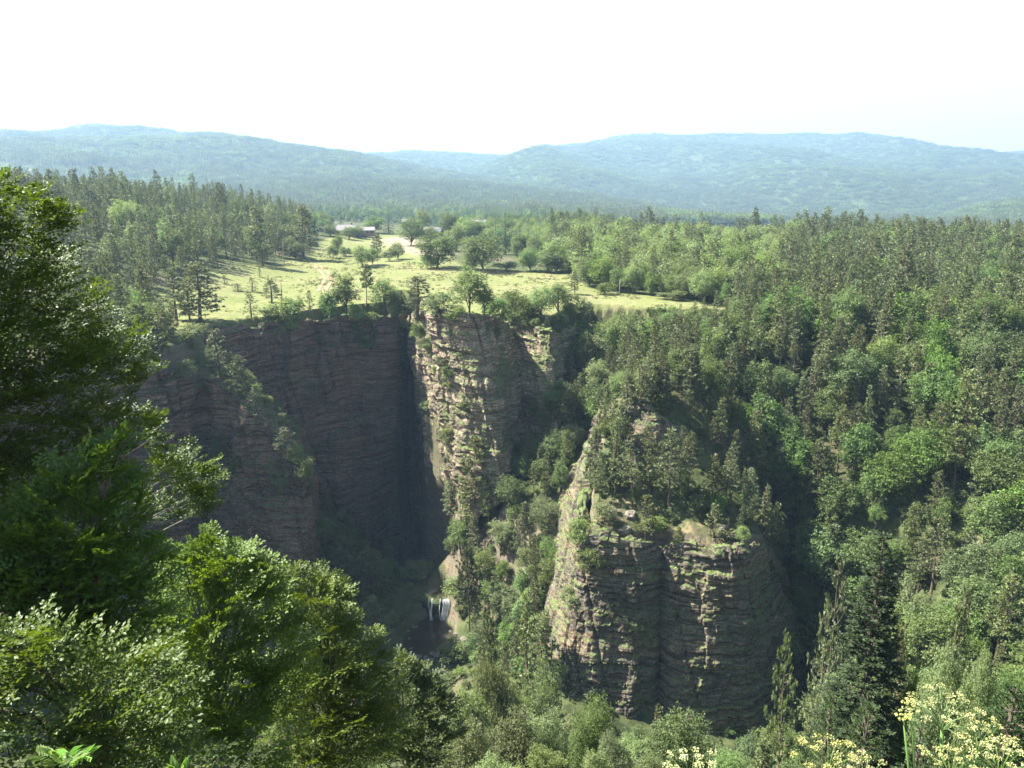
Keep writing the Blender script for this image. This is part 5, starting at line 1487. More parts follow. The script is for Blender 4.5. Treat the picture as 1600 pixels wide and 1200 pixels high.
scatter_object('grass', TUFT_COL, np.stack([x, y, z], 1)[ok], rng.integers(0, 3, ok.sum()), rng.uniform(.5, 1.5, ok.sum()), 'tufts of tall grass over the meadow')

M_PLASTER = plain_mat('plaster', (0.20, 0.14, 0.115), (0.26, 0.19, 0.16), 1.2, .9, .1)
M_WHITE = plain_mat('white_plaster', (0.28, 0.26, 0.23), (0.34, 0.32, 0.29), 1.2, .9, .1)
M_ROOF = plain_mat('pale_roof', (0.16, 0.148, 0.145), (0.21, 0.197, 0.193), 1.5, .7, .2)
M_ROOFG = plain_mat('grey_roof', (0.10, 0.10, 0.11), (0.16, 0.16, 0.165), 1.5, .7, .2)
M_GLASS = plain_mat('window_glass', (0.03, 0.035, 0.04), (0.05, 0.055, 0.06), 1, .15, .5)
M_DOOR = plain_mat('red_door', (0.30, 0.10, 0.07), (0.36, 0.13, 0.09), 1.5, .7)
def block(root, cx, cy, w, d, h, rh, wall, roof, hip=2.5, over=.5, wins=4, door=True, chim=True):
    m = MB(); m.box((cx, cy, h / 2 - .5), (w, d, h + 1)); wl = link('wall', m.mesh('wall', wall), root)
    a, b = w / 2 + over, d / 2 + over
    v = np.array([[-a, -b, h], [a, -b, h], [a, b, h], [-a, b, h], [-a + hip, 0, h + rh], [a - hip, 0, h + rh], [-a, -b, h - .2], [a, -b, h - .2], [a, b, h - .2], [-a, b, h - .2]]) + [cx, cy, .02]
    m = MB(); m.add(v, [[0, 1, 5, 4], [2, 3, 4, 5], [6, 7, 1, 0], [7, 8, 2, 1], [8, 9, 3, 2], [9, 6, 0, 3], [9, 8, 7, 6]]); m.add(v, [[1, 2, 5], [3, 0, 4]])
    rf = link('roof', m.mesh('roof', roof), root)
    if chim:
        m = MB(); m.box((cx + w * .2, cy + .5, h + rh + .2), (.9, .9, 1.8)); link('chimney', m.mesh('chimney', wall), rf)
    for i in range(wins):
        q = cx - w / 2 + w * (i + .5) / wins
        if door and i == wins // 2:
            m = MB(); m.box((q, cy - d / 2 - .03, 1.05), (1.1, .1, 2.1)); link('door', m.mesh('door', M_DOOR), root); continue
        m = MB(); m.box((q, cy - d / 2 - .02, 1.7), (1.3, .08, 1.3)); wn = link('window', m.mesh('window', M_GLASS), root)
        m = MB()
        for sx, sz, ww, hh_ in ((0, .7, 1.5, .12), (0, -.7, 1.5, .12), (.7, 0, .12, 1.28), (-.7, 0, .12, 1.28)): m.box((q + sx, cy - d / 2 - .05, 1.7 + sz), (ww, .1, hh_))
        link('window_frame', m.mesh('window_frame', M_WHITE), wn)
def house(px, py, rz, label, blocks):
    p = hit(px, py); o = empty('house', p, rz); tag(o, label, 'house', 'houses of the farm hamlet')
    for b in blocks: block(o, *b[:6], b[6], b[7], **(b[8] if len(b) > 8 else {}))
house(541, 367, .12, 'long pale-roofed farmhouse at the far end of the meadow', [(0, 0, 18, 10, 3.0, 3.2, M_PLASTER, M_ROOF, dict(hip=5, wins=5)), (-13.5, -1.5, 10, 7, 2.3, 1.5, M_WHITE, M_ROOF, dict(hip=2, wins=3, chim=False)), (13, 2, 9, 8, 2.8, 2.0, M_PLASTER, M_ROOF, dict(hip=.3, wins=3, door=False, chim=False)), (3.5, -7, 3.6, 4, 3.0, 1.8, M_PLASTER, M_ROOFG, dict(hip=.4, wins=1, chim=False))])
house(677, 369, -.2, 'small grey-roofed house among pale trees right of the farmhouse', [(0, 0, 12, 8, 3.2, 2.6, M_WHITE, M_ROOFG, dict(hip=.3, wins=3))])
house(744, 362, .3, 'white-roofed house half hidden by trees, rightmost of the hamlet', [(0, 0, 14, 9, 5.2, 3.2, M_WHITE, M_ROOF, dict(hip=.3, wins=4))])
house(635, 353, 0, 'small pink house in the trees behind the farm', [(0, 0, 9, 8, 4.6, 2.6, M_PLASTER, M_ROOF, dict(hip=.3, wins=3))])
# ------------------------------------------------------------------ the near trees: boughs of flat leafy sprays
def spray_template(seed, L=1.25, leaf=0.088, n_side=9):
    r = np.random.default_rng(seed)
    C, D, NN = [], [], []
    def run(o, d, ln, step):
        n = max(2, int(ln / step))
        for i in range(n):
            s = (i + .5) / n * ln
            p = o + d * s + np.array([0, 0, -0.10 * (s / L) ** 2 * L])
            sg = 1 if i % 2 else -1
            sd = np.array([-d[1], d[0], 0]) * sg
            C.append(p); D.append(d * .55 + sd * .8 + r.normal(0, .22, 3) * [1, 1, .9]); NN.append(np.array([0, 0, 1.0]) + r.normal(0, .38, 3))
        C.append(o + d * ln); D.append(d); NN.append(np.array([0, 0, 1.0]) + r.normal(0, .3, 3))
    x = np.array([1.0, 0, 0])
    run(np.zeros(3) + x * L * .35, x, L * .65, .055)
    for i in range(n_side):
        s = L * (.12 + .8 * i / n_side); sg = 1 if i % 2 else -1
        a = math.radians(48 + r.normal(0, 8)) * sg
        ln = (.62 * L * (1 - .75 * i / n_side)) * r.uniform(.7, 1.1)
        run(x * s, unit(np.array([math.cos(a), math.sin(a), r.normal(.04, .12)])), ln, .058)
    C, D, NN = map(np.array, (C, D, NN))
    l = leaf * r.uniform(.7, 1.2, len(C))
    return leaves(C, D, NN, l, l * .62, .06)
SPRAYS = [spray_template(900 + i) for i in range(6)]

def near_tree(name, label, base, lumps, seed, mat=M_BEECH, dens=1.0, up=0.25, leafscale=1.0, trunk_r=.17, cat='broadleaf tree', group='leafy trees of the near slope', lean_out=1.0, twigs=True):
    """lumps: (px, py, radius px, Y) of the picture, turned into real boughs around a real trunk"""
    r = np.random.default_rng(seed)
    bx, by_ = at(*base)[:2]
    bz = float(H(bx, by_))
    Ls = [(at(l[0], l[1], l[3]), l[2] / F * np.linalg.norm(at(l[0], l[1], l[3]))) for l in lumps]
    ztop = max(c[2] for c, _ in Ls)
    tb = MB()
    n = 8; t = np.linspace(0, 1, n)
    hgt = ztop - bz
    tp = np.column_stack([bx + r.normal(0, .12, n).cumsum() * t, by_ + r.normal(0, .12, n).cumsum() * t, bz - .4 + t * (hgt * .88)])
    org = tp[0].copy()
    tb.tube(tp - org, trunk_r * (1 - t) ** .9 + .006, 8)
    Q, T = [], []
    for c, rad in Ls:
        zt = np.clip((c[2] - bz) / hgt - .16, .12, .97)
        o = np.array([np.interp(zt, t, tp[:, i]) for i in range(3)])
        out = c - np.array([o[0], o[1], c[2]])
        dist = np.linalg.norm(out); outd = out / (dist + 1e-6)
        mid = o * .45 + c * .55 + np.array([0, 0, .12 * dist])
        tb.tube(np.array([o, mid, c]) - org, [min(.05, .02 + .02 * dist), .03, .012], 5, cap=False)
        ns = int(dens * (6 + 21 * (rad / .9) ** 2))
        tone = r.normal(.46, .06)
        for k in range(ns):
            v = rv(1, r)[0]; v[2] = abs(v[2]) * (1 if r.random() < .62 else -.8)
            p = c + v * rad * r.uniform(.25, .85) ** .7
            d = unit(outd * lean_out * r.uniform(.2, 1.0) + v * [1, 1, .35] * .9 + np.array([0, 0, up + r.normal(0, .16)]))
            s = unit(np.cross([0, 0, 1.0], d)); ro = r.normal(0, .33)
            nn = np.cross(d, s)
            s2 = s * math.cos(ro) + nn * math.sin(ro); n2 = np.cross(d, s2)
            sc = r.uniform(.5, 1.2) * min(1.15, .38 + .6 * rad)
            tpl = SPRAYS[int(r.integers(6))]
            if leafscale != 1.0:
                cc = tpl.mean(1, keepdims=True); tpl = cc + (tpl - cc) * leafscale
            M = np.stack([d, s2, n2], 1) * sc
            q0 = p - d * sc * .45
            q = tpl @ M.T + q0
            # leaves keep their size whatever the bough's
            cc = q.mean(1, keepdims=True); q = cc + (q - cc) / sc ** .8
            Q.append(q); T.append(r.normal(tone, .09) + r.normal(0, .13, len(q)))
            if twigs and r.random() < .35: tb.tube(np.array([c + (p - c) * .2, q0 + d * sc * .2, q0 + d * sc * .85]) - org, [.010, .006, .003], 3, cap=False)
    o = empty(name, org); tag(o, label, cat, group)
    q = np.vstack(Q) - org
    link('trunk', tb.mesh('trunk', M_GREYB if seed % 2 else M_BARK), o)
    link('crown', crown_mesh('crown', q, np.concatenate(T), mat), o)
    return o

near_tree('broadleaf_tree', 'tallest leafy tree at the left edge, its dark mass cutting across the skyline', (-130, 700, 16.8),
  [(0, 300, 18, 15), (-10, 345, 46, 15), (62, 318, 24, 16.3), (48, 355, 40, 16), (85, 350, 24, 16.6), (15, 400, 60, 15.5), (72, 405, 36, 16.5), (85, 440, 26, 16.8), (30, 470, 70, 15.5), (85, 490, 40, 16.5), (140, 480, 22, 17.2), (115, 530, 46, 16.7), (40, 560, 80, 15.3), (170, 545, 38, 17.2), (200, 570, 34, 17.6), (150, 590, 50, 16.8),
   (205, 600, 24, 17.6), (90, 620, 70, 15.8), (30, 660, 90, 15), (150, 660, 50, 16.4), (205, 655, 26, 17.4), (100, 720, 60, 15.8), (230, 690, 18, 17.8), (262, 745, 30, 18), (300, 740, 28, 18.4), (322, 765, 20, 18.6), (285, 785, 28, 18.2), (310, 800, 18, 18.5), (245, 800, 24, 17.8), (240, 665, 14, 17.8),
   (-100, 350, 70, 15), (-140, 400, 110, 14.5), (-80, 480, 100, 15), (-150, 560, 120, 14.5), (-80, 650, 110, 15), (-40, 760, 90, 15), (30, 780, 60, 15)], 1001, dens=1.05, trunk_r=.13, up=.38)
near_tree('broadleaf_tree', 'leafy tree with bright upswept sprays in front of the tallest one', (110, 900, 12.5),
  [(188, 700, 16, 13.4), (170, 722, 24, 13.2), (140, 738, 26, 13), (105, 760, 30, 12.8), (155, 770, 40, 13), (195, 765, 24, 13.4), (70, 790, 28, 12.6), (110, 815, 42, 12.8), (175, 815, 40, 13), (215, 808, 22, 13.5), (40, 850, 36, 12.2), (90, 870, 55, 12.4), (150, 870, 55, 12.7), (200, 870, 36, 13.1),
   (20, 930, 60, 12), (90, 950, 70, 12.2), (165, 940, 60, 12.5), (225, 925, 40, 13), (240, 965, 40, 13), (60, 1010, 70, 11.8), (150, 1010, 70, 12.2), (-60, 880, 80, 11.8), (-70, 980, 90, 11.6), (240, 868, 14, 13.6)], 1002, dens=.95, up=.45, leafscale=1.12)
near_tree('broadleaf_tree', 'bright spreading leafy tree in front of the shaded cliff foot, tip pointing up right', (340, 1050, 19.5),
  [(330, 845, 14, 20.6), (318, 868, 24, 20.4), (352, 868, 26, 20.5), (372, 878, 26, 20.6), (405, 885, 20, 20.9), (285, 880, 18, 20), (290, 910, 36, 20), (345, 910, 44, 20.2), (395, 915, 36, 20.6), (428, 930, 26, 20.9), (310, 955, 50, 19.8), (380, 965, 56, 20.2), (435, 975, 34, 20.6), (265, 985, 44, 19.2), (335, 1020, 60, 19.5),
   (410, 1030, 56, 20), (460, 1020, 26, 20.6), (285, 1060, 56, 19), (365, 1090, 64, 19.4), (440, 1080, 46, 19.8), (310, 1130, 64, 18.8), (400, 1150, 64, 19), (255, 1120, 50, 18.4), (330, 1190, 60, 18.4)], 1003, dens=.8, up=.5, leafscale=1.22)
near_tree('broadleaf_tree', 'leafy tree left of the scree pines, standing right of the bright spreading one', (505, 1080, 25),
  [(452, 898, 14, 25.6), (478, 915, 22, 25.6), (440, 925, 16, 25), (508, 905, 15, 25.8), (500, 935, 26, 25.5), (532, 930, 18, 26), (465, 950, 30, 25), (520, 965, 30, 25.6), (550, 985, 20, 26), (485, 990, 40, 25), (535, 1010, 36, 25.5), (575, 1005, 20, 26), (510, 1045, 48, 24.6), (565, 1050, 36, 25.4), (470, 1060, 40, 24.4), (590, 1035, 20, 26),
   (545, 1095, 46, 24.6), (490, 1115, 50, 24), (590, 1090, 30, 25.2), (530, 1155, 56, 23.6), (460, 1165, 50, 23.4), (590, 1145, 44, 24.2), (500, 1200, 50, 23.4)], 1004, dens=.85, up=.42, leafscale=1.25)
near_tree('broadleaf_tree', 'lower leafy tree in front of the pool, right end of the near leafy mass', (640, 1150, 31),
  [(628, 1040, 14, 31.4), (615, 1062, 22, 31), (645, 1058, 20, 31.4), (662, 1050, 12, 31.8), (680, 1072, 16, 32), (630, 1090, 30, 30.8), (665, 1095, 28, 31.2), (605, 1110, 28, 30.4), (645, 1130, 36, 30.4), (690, 1115, 22, 31.4), (610, 1155, 38, 29.8), (670, 1165, 38, 30.2), (700, 1150, 20, 31), (640, 1195, 40, 29.6), (580, 1120, 20, 30), (570, 1180, 36, 29.4)], 1005, dens=.9, up=.42, leafscale=1.3)
near_tree('broadleaf_tree', 'deeply shaded leafy tree filling the lower left corner', (120, 1190, 9.5),
  [(30, 1060, 60, 9), (110, 1060, 60, 9.3), (190, 1060, 50, 9.8), (245, 1050, 34, 10.4), (60, 1130, 80, 8.8), (160, 1130, 70, 9.2), (240, 1120, 55, 10), (30, 1200, 90, 8.4), (140, 1200, 80, 8.8), (240, 1190, 60, 9.6), (300, 1180, 40, 10.6), (-60, 1100, 90, 8.6), (10, 1010, 40, 9)], 1006, dens=.8)
# the slope's trees just outside the left edge, whose shade falls into the picture
near_tree('broadleaf_tree', 'leafy tree beyond the left edge that shades the corner', (-420, 700, 12),
  [(-430, 520, 160, 12), (-290, 600, 130, 12.5), (-400, 720, 170, 11.5), (-260, 760, 120, 12), (-330, 880, 150, 11), (-230, 950, 110, 11), (-300, 1080, 150, 10), (-210, 820, 110, 11), (-160, 960, 90, 10.4), (-180, 1080, 100, 9.8)], 1007, dens=.5, twigs=False)
near_tree('broadleaf_tree', 'tall leafy tree beyond the left edge that shades the tallest one', (-330, 600, 17),
  [(-420, 300, 130, 17), (-260, 310, 130, 17.4), (-190, 400, 110, 16.8), (-360, 420, 160, 16.6), (-250, 520, 130, 16.5), (-200, 640, 120, 16)], 1008, dens=.5, twigs=False)

# trees of the lower near slope: their tops are what the picture shows
NB = [broad(700 + i, 10, R, n, 1300, .17, m, .12, name='broadleaf') for i, (R, n, m) in enumerate([(3.6, 24, M_WILLOW), (3.2, 20, M_WILLOW), (3.9, 26, M_BROAD), (3.4, 22, M_PALE)])]
NP = [pine(720 + i, 12, 1.6, w, .05, b, .34, 11) for i, (w, b) in enumerate([(.85, .3), (.7, .12), (1.0, .5)])]
def top_tree(px, py, Y, wpx, proto, name, label, cat, group, hmax=None):
    p = at(px, py, Y); g = float(H(p[0], p[1]))
    h = p[2] - g
    if hmax: h = min(h, hmax)
    s = h / proto.h
    _, _, yc = project(p)
    sw = (wpx / F * yc / 2) / proto.rad
    return tree(proto, name, (p[0], p[1], g - .2), (sw, sw, s), label, cat, group, lean=.02)
GN_ = 'trees of the lower near slope'
for a in [(790, 1010, 82, 90, NB[0], 'grey-green fine-leaved tree below the tall pool pine'), (735, 1075, 68, 90, NB[1], 'grey-green fine-leaved tree right of the near leafy mass'), (840, 1030, 92, 80, NB[1], 'grey-green tree close left of the pinnacle foot'),
          (715, 1128, 50, 100, NB[0], 'fine-leaved tree at the bottom edge right of the near leafy mass'), (800, 1108, 58, 110, NB[0], 'wide grey-green tree at the bottom edge left of the pinnacle'), (868, 1100, 60, 90, NB[1], 'grey-green tree before the lower left corner of the pinnacle'),
          (925, 1098, 52, 96, NB[2], 'green leafy tree before the foot of the pinnacle wall'), (965, 1140, 46, 70, NB[0], 'small grey-green tree low before the pinnacle wall'), (850, 1158, 44, 100, NB[3], 'pale leafy tree at the bottom edge below the pinnacle'),
          (915, 1120, 104, 80, NB[1], 'grey-green tree touching the lower left foot of the pinnacle'), (950, 1134, 104, 70, NB[3], 'pale tree touching the foot of the pinnacle wall'),
          (1072, 1120, 42, 130, NB[2], 'round green tree before the shaded right part of the pinnacle wall'), (1010, 1168, 38, 80, NB[3], 'low pale tree left of the round green one at the bottom edge'), (1135, 1172, 38, 80, NB[2], 'low green tree right of the round green one at the bottom edge'),
          (770, 1175, 40, 90, NB[3], 'pale bushy tree at the bottom edge under the wide grey-green one'), (935, 1172, 40, 70, NB[1], 'grey-green bushy tree at the bottom edge under the pinnacle'),
          (1480, 1000, 40, 84, NB[3], 'bright pale young tree right of the big dark fir'), (1540, 1015, 38, 70, NB[3], 'second bright young tree right of the big dark fir'), (1440, 1040, 44, 60, NB[2], 'green leafy tree at the right foot of the big dark fir'),
          (1585, 1050, 40, 80, NB[2], 'dark green leafy tree at the right edge behind the yellow umbels')]:
    top_tree(*a[:5], 'broadleaf_tree', a[5], 'broadleaf tree', GN_)
for a in [(1238, 1006, 74, 56, SPARSE[0], 'lone pine with a long bare stem before the right end of the pinnacle'), (1302, 965, 88, 60, SPARSE[1], 'grey thin pine left of the big dark fir'), (1312, 880, 108, 64, SPARSE[1], 'grey pine above left of the big dark fir'),
          (1196, 1158, 52, 60, NP[1], 'bushy pine top at the bottom edge left of the umbels'), (950, 1108, 96, 36, SPARSE[0], 'thin pine against the pinnacle wall'), (1028, 1112, 96, 30, PINES[7], 'small thin pine in the dark cleft of the pinnacle foot'),
          (765, 965, 120, 50, PINES[1], 'pale pine on the bank right of the tall pool pine'), (825, 940, 125, 46, PINES[7], 'slim pale pine on the bank left of the pinnacle'), (745, 1100, 62, 56, PINES[1], 'pale pine rising from the fine-leaved trees'),
          (1420, 985, 66, 56, PINES[2], 'grey pine close right of the big dark fir'), (1490, 925, 80, 56, PINES[6], 'grey pine above the bright young trees')]:
    top_tree(*a[:5], 'pine_tree', a[5], 'pine tree', GN_)

# ------------------------------------------------------------------ firs
def fir(seed, H_=24.0, R=2.9, n_wh=34, z0=.12, step=.115, size=.42, tips=True):
    r = np.random.default_rng(seed)
    tb = MB(); t = np.linspace(0, 1, 8)
    tb.tube(np.column_stack([t * 0, t * 0, t * H_]), .30 * (1 - t) + .02, 8)
    Q, T = [], []
    for i in range(n_wh):
        u = (i + r.uniform(0, .6)) / n_wh
        z = H_ * (z0 + (1 - z0) * u)
        for k in range(7):
            a = k / 7 * 6.283 + i * .77 + r.normal(0, .2)
            Lb = (R * (1 - u) ** .75 * r.uniform(.45, 1.08) + .25) if r.random() < .85 else R * (1 - u) * 1.25
            el = math.radians(-14 + 50 * u ** 1.5 + r.normal(0, 8))
            d = np.array([math.cos(a) * math.cos(el), math.sin(a) * math.cos(el), math.sin(el)])
            side = np.array([-math.sin(a), math.cos(a), 0.])
            kk = np.linspace(0, 1, 4)
            bp = np.array([0, 0, z]) + d * (kk * Lb)[:, None] + [0, 0, 1] * (kk ** 2 * Lb * .14)[:, None]
            tb.tube(bp, np.linspace(.030, .006, 4), 4, cap=False)
            # sprays: twigs off the branch, each a feather of needle strips; thick at the tip
            nt_ = max(4, int(Lb / step))
            for s in np.clip(r.uniform(.22, 1.02, nt_) ** .75, 0, 1):
                sg = r.choice([-1, 1]); tl = (.20 + .42 * (1 - s)) * Lb * .55 + .18
                o = np.array([np.interp(s, kk, bp[:, q]) for q in range(3)])
                td = unit(d * .75 + side * sg * .8 + np.array([0, 0, r.normal(.05, .16)]))
                n = max(6, int(tl / .030))
                w = r.uniform(0, 1, n)
                c = o + td * (w * tl)[:, None]
                s2 = np.where(r.random(n) < .5, -1, 1)[:, None]
                ld = unit(td * .8 + np.cross(td, [0, 0, 1.]) * s2 * .7 + r.normal(0, .25, (n, 3)) + [0, 0, .18])
                L = size * r.uniform(.35, .75, n)
                Q.append(leaves(c, ld, np.array([0, 0, 1.]) + r.normal(0, .6, (n, 3)), L, L * .40))
                T.append(.22 + .55 * s ** 3 * (w * .6 + .4) + r.normal(0, .12, n))
    for q in range(10):
        a = r.uniform(0, 6.28); z = r.uniform(.03, z0 + .05) * H_; L = r.uniform(.8, 2.2)
        tb.tube(np.array([[0, 0, z], [math.cos(a) * L, math.sin(a) * L, z - r.uniform(0, .5)]]), [.03, .006], 4, cap=False)
    return Proto('fir', tb.mesh('fir_trunk', M_BARK), crown_mesh('fir_crown', np.vstack(Q), np.clip(np.concatenate(T), 0, 1), M_FIR), H_, R, z0)
FIRS = [fir(801), fir(802, 9, 2.0, 20, .08, .15, .26), fir(803, 7, 2.2, 15, .1, .14, .24)]
top_tree(1381, 832, 45, 150, FIRS[0], 'fir_tree', 'big dark fir, the largest conifer, sunlit only along its left side', 'fir tree', 'firs of the near slope')
top_tree(1292, 1082, 30, 84, FIRS[1], 'fir_tree', 'small fir with sparse twigs at the left foot of the big dark fir', 'fir tree', 'firs of the near slope')
top_tree(1352, 1102, 27, 110, FIRS[2], 'fir_tree', 'low fir before the stem of the big dark fir', 'fir tree', 'firs of the near slope')
top_tree(1578, 1062, 17, 170, FIRS[1], 'fir_tree', 'dark fir at the right edge behind the yellow umbels', 'fir tree', 'firs of the near slope')
top_tree(1445, 1120, 19, 90, FIRS[2], 'fir_tree', 'small fir directly behind the tallest yellow umbel', 'fir tree', 'firs of the near slope')

# ------------------------------------------------------------------ the yellow umbels at the viewpoint
M_UMB = leaf_mat('yellow_florets', (0.36, 0.38, 0.11), (0.56, 0.55, 0.24), .3, .6, transcol=(1, 1, .7))
M_STEM = leaf_mat('green_stem', (0.10, 0.17, 0.04), (0.17, 0.25, 0.08), .15, .5)
M_SPRIG = leaf_mat('sprig_leaves', (0.10, 0.19, 0.03), (0.20, 0.34, 0.06), .45, .4, transcol=(1.3, 1.3, .5))
def umbel_plant(label, heads, base_dx, seed):
    r = np.random.default_rng(seed)
    h0 = at(*heads[0][:3])
    bx, by_ = h0[0] + base_dx, h0[1] - .1
    bz = float(H(bx, by_))
    o = empty('umbel_plant', (bx, by_, bz)); tag(o, label, 'flowering plant', 'tall yellow umbel plants at the viewpoint')
    B = np.array([bx, by_, bz])
    st = MB()
    for n, (px, py, Y, wpx) in enumerate(heads):
        top = at(px, py, Y) - B
        R = wpx / F * np.linalg.norm(top + B) / 2
        node = top - [0, 0, R * .85]
        if n == 0: st.tube(np.array([[0, 0, -.1], node * [.4, .4, .55], node]), [.014, .011, .006], 6)
        else:
            q = main * [.7, .7, .72]
            st.tube(np.array([q, (q + node) / 2 + (node - q) * [.2, .2, 0] - [0, 0, .03], node]), [.007, .006, .004], 5)
        if n == 0: main = node
        ub = MB(); Q, T = [], []
        nr = int(9 + 60 * R)
        for k in range(nr):
            a = k * 2.4; q = math.sqrt((k + .5) / nr)
            e = np.array([math.cos(a) * R * q, math.sin(a) * R * q, R * .85 - R * .30 * q ** 2 + r.normal(0, .010)])
            ub.tube(np.array([[0, 0, 0], e * [.35, .35, .55], e]), [.0022, .0018, .0012], 4, cap=False)
            m = 46
            pr = R * .16
            v = rv(m, r); v[:, 2] = np.abs(v[:, 2]) * .45
            c = e + v * pr * r.uniform(.5, 1, (m, 1))
            L = r.uniform(.0045, .008, m)
            Q.append(leaves(c, rv(m, r), np.array([0, 0, 1.]) + r.normal(0, .5, (m, 3)), L, L)); T.append(r.normal(.5, .2, m))
            for z_ in range(5): ub.tube(np.array([e, c[z_]]), [.001, .0008], 3, cap=False)
        u = link('umbel', mesh_np('umbel', np.vstack(ub.v), [np.vstack(ub.f[k]) for k in sorted(ub.f)], M_STEM), o); u.location = node
        f = crown_mesh('florets', np.vstack(Q), np.concatenate(T), M_UMB); ff = link('florets', f, u)
    link('stem', st.mesh('stem', M_STEM, smooth_shade=True), o)
    # divided leaves lower on the stem
    for n in range(3):
        a = r.uniform(0, 6.28); z = main[2] * r.uniform(.25, .5); d = np.array([math.cos(a), math.sin(a), .25])
        Q = []
        for k in range(7):
            s = .12 + .07 * k; p = main * (z / main[2]) + d * s
            for sg in (-1, 1):
                w = unit(d * .6 + np.array([-d[1], d[0], 0]) * sg)
                m = 8; t_ = np.linspace(.2, 1, m)[:, None]
                Q.append(leaves(p + w * t_ * .16 * (1 - k * .1), unit(w + r.normal(0, .5, (m, 3))), np.array([0, 0, 1.]) + r.normal(0, .3, (m, 3)), np.full(m, .06), np.full(m, .025)))
        Q = np.vstack(Q)
        link('leaf', crown_mesh('leaf', Q, r.normal(.5, .2, len(Q)), M_STEM), o)
umbel_plant('tallest yellow umbel plant, its head highest before the fir', [(1478, 1098, 3.0, 96), (1534, 1140, 2.95, 84), (1424, 1098, 3.05, 22), (1413, 1117, 3.05, 20)], .10, 1)
umbel_plant('yellow umbel plant in the lower right corner', [(1568, 1176, 2.7, 84), (1490, 1186, 2.7, 80)], .05, 2)
umbel_plant('yellow umbel plant left of the tallest one with two flat heads', [(1298, 1168, 2.9, 96), (1352, 1194, 2.8, 80)], .02, 3)
umbel_plant('single yellow umbel peeping over the bottom edge below the pinnacle', [(1082, 1192, 2.8, 92)], 0, 4)

def sprig(label, tips, seed):
    """a young ash-like shoot: long leaves of paired leaflets"""
    r = np.random.default_rng(seed)
    h0 = at(*tips[0][:3]); bx, by_ = h0[0], h0[1] - .05; bz = float(H(bx, by_)); B = np.array([bx, by_, bz])
    o = empty('sapling', B); tag(o, label, 'sapling', 'bright saplings at the viewpoint')
    node = h0 - B - [0, 0, .12]
    m = MB(); m.tube(np.array([[0, 0, -.1], node * [.5, .5, .5] + [.02, 0, 0], node]), [.012, .009, .004], 6); link('stem', m.mesh('stem', M_STEM), o)
    for (px, py, Y, dx) in tips:
        tip = at(px + dx, py + 14, Y) - B; Q = []
        n = 8
        mid = (node + tip) / 2 + [0, 0, .05]
        m = MB(); m.tube(np.array([node, mid, tip]), [.003, .002, .001], 4); lf = link('leaf', m.mesh('leaf', M_STEM), o)
        for k in range(n):
            t = .25 + .75 * k / (n - 1); p = node * (1 - t) ** 2 + 2 * mid * t * (1 - t) + tip * t * t
            d = unit(tip - node)
            for sg in (-1, 1):
                w = unit(d * .7 + np.cross(d, [0, 0, 1.]) * sg + [0, 0, r.normal(-.1, .1)])
                Q.append(leaves(p[None], w[None], np.array([[0, 0, 1.]]) + r.normal(0, .2, (1, 3)), .065, .022, .1))
        Q = np.vstack(Q); link('leaflet', crown_mesh('leaflet', Q, r.normal(.6, .2, len(Q)), M_SPRIG), lf)
sprig('bright yellow-green sapling shoot at the bottom left corner', [(98, 1168, 2.9, -36), (98, 1168, 2.9, 40), (98, 1162, 3.0, 10), (98, 1172, 2.8, 20), (98, 1166, 2.85, -18)], 1)
sprig('single bright leaf tip at the bottom edge under the shaded tree', [(282, 1192, 2.8, 6), (282, 1190, 2.8, -10)], 2)

# bare twigs at the bottom edge
tw = MB(); r = np.random.default_rng(77)
p0 = at(782, 1200, 20); g0 = float(H(p0[0], p0[1])); O = np.array([p0[0], p0[1], g0])
def grow(p, d, L, rad, lev):
    e = p + d * L
    tw.tube(np.array([p, (p + e) / 2 + r.normal(0, .03, 3) * L, e]) - O, [rad, rad * .8, rad * .55], 4, cap=False)
    if lev:
        for k in range(3): grow(p + d * L * r.uniform(.45, 1), unit(d + r.normal(0, .5, 3)), L * r.uniform(.5, .75), rad * .55, lev - 1)
grow(O, np.array([0, 0, 1.]), (p0[2] - g0) * .75, .03, 0)
b0 = O + [0, 0, (p0[2] - g0) * .75]
for k in range(5): grow(b0, unit(np.array([r.normal(0, .5), r.normal(0, .4), 1])), (p0[2] - g0) * .17, .012, 3)
tag(link('dead_shrub', tw.mesh('dead_shrub', M_GREYB)), 'leafless grey twigs at the bottom edge left of the pinnacle', 'dead shrub')
# ------------------------------------------------------------------ camera, light, sky, haze
cam = bpy.data.cameras.new('camera'); cam.sensor_width = 36.0; cam.lens = F / 1600 * 36
cam.clip_start = 0.1; cam.clip_end = 30000
co = bpy.data.objects.new('camera', cam); COL.objects.link(co)
co.location = (0, 0, 0); co.rotation_euler = (math.pi / 2 - PITCH, 0, 0)
SC.camera = co

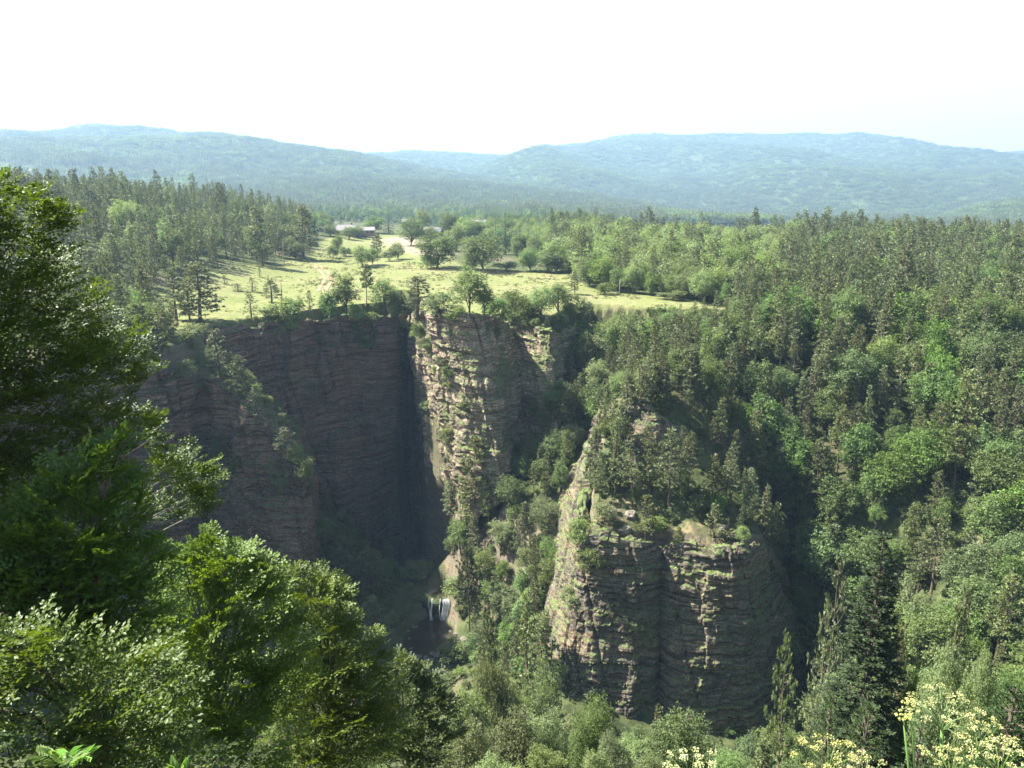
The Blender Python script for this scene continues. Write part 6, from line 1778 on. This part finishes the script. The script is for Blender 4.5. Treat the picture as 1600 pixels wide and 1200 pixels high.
SUN_EL = math.radians(51)
SUN_DIR = np.array([-0.968, 0.25]); SUN_DIR /= np.linalg.norm(SUN_DIR)
sv = Vector((SUN_DIR[0] * math.cos(SUN_EL), SUN_DIR[1] * math.cos(SUN_EL), math.sin(SUN_EL)))
sl = bpy.data.lights.new('sun', 'SUN'); sl.energy = 5.0; sl.angle = math.radians(0.53); sl.color = (1.0, 0.95, 0.86)
so = bpy.data.objects.new('sun', sl); COL.objects.link(so)
so.rotation_euler = (-sv).to_track_quat('-Z', 'Y').to_euler()
so.location = (-200, 80, 300)

w = bpy.data.worlds.new('World'); SC.world = w; w.use_nodes = True
nt = w.node_tree
bg = nt.nodes['Background']
sky = nt.nodes.new('ShaderNodeTexSky'); sky.sky_type = 'NISHITA'; sky.sun_disc = False
sky.sun_elevation = SUN_EL
sky.sun_rotation = math.atan2(sv.x, sv.y)
sky.altitude = 700; sky.air_density = 1.0; sky.dust_density = 1.5; sky.ozone_density = 1.0
N = NT(nt)
# bright summer haze that whitens the sky above the horizon
gen = N.n('ShaderNodeTexCoord'); sep = N.n('ShaderNodeSeparateXYZ'); N.l(gen.outputs['Generated'], sep.inputs[0])
whit = N.mix(N.step(sep.outputs[2], 0.48, 0.22), sky.outputs[0], (4.3, 4.35, 4.45))
nt.links.new(whit, bg.inputs[0]); bg.inputs[1].default_value = 0.062

hz = MB(); hz.box((0, 4300, 190), (15000, 9600, 800))
hm, hnt, hout = new_mat('haze')
hv = hnt.nodes.new('ShaderNodeVolumePrincipled')
hv.inputs['Color'].default_value = (0.46, 0.71, 1.0, 1); hv.inputs['Density'].default_value = 0.00014; hv.inputs['Anisotropy'].default_value = 0.25
hnt.links.new(hv.outputs[0], hout.inputs['Volume'])
ho = tag(link('haze', hz.mesh('haze', hm)), 'pale blue summer haze over the far hills', None, None, 'stuff')

SC.view_settings.view_transform = 'Standard'; SC.view_settings.look = 'None'
SC.view_settings.gamma = 1; SC.view_settings.exposure = 2.2
cy = SC.cycles
cy.max_bounces = 5; cy.diffuse_bounces = 2; cy.glossy_bounces = 1; cy.transmission_bounces = 3; cy.volume_bounces = 0; cy.transparent_max_bounces = 8
cy.use_denoising = True
cy.caustics_reflective = False; cy.caustics_refractive = False
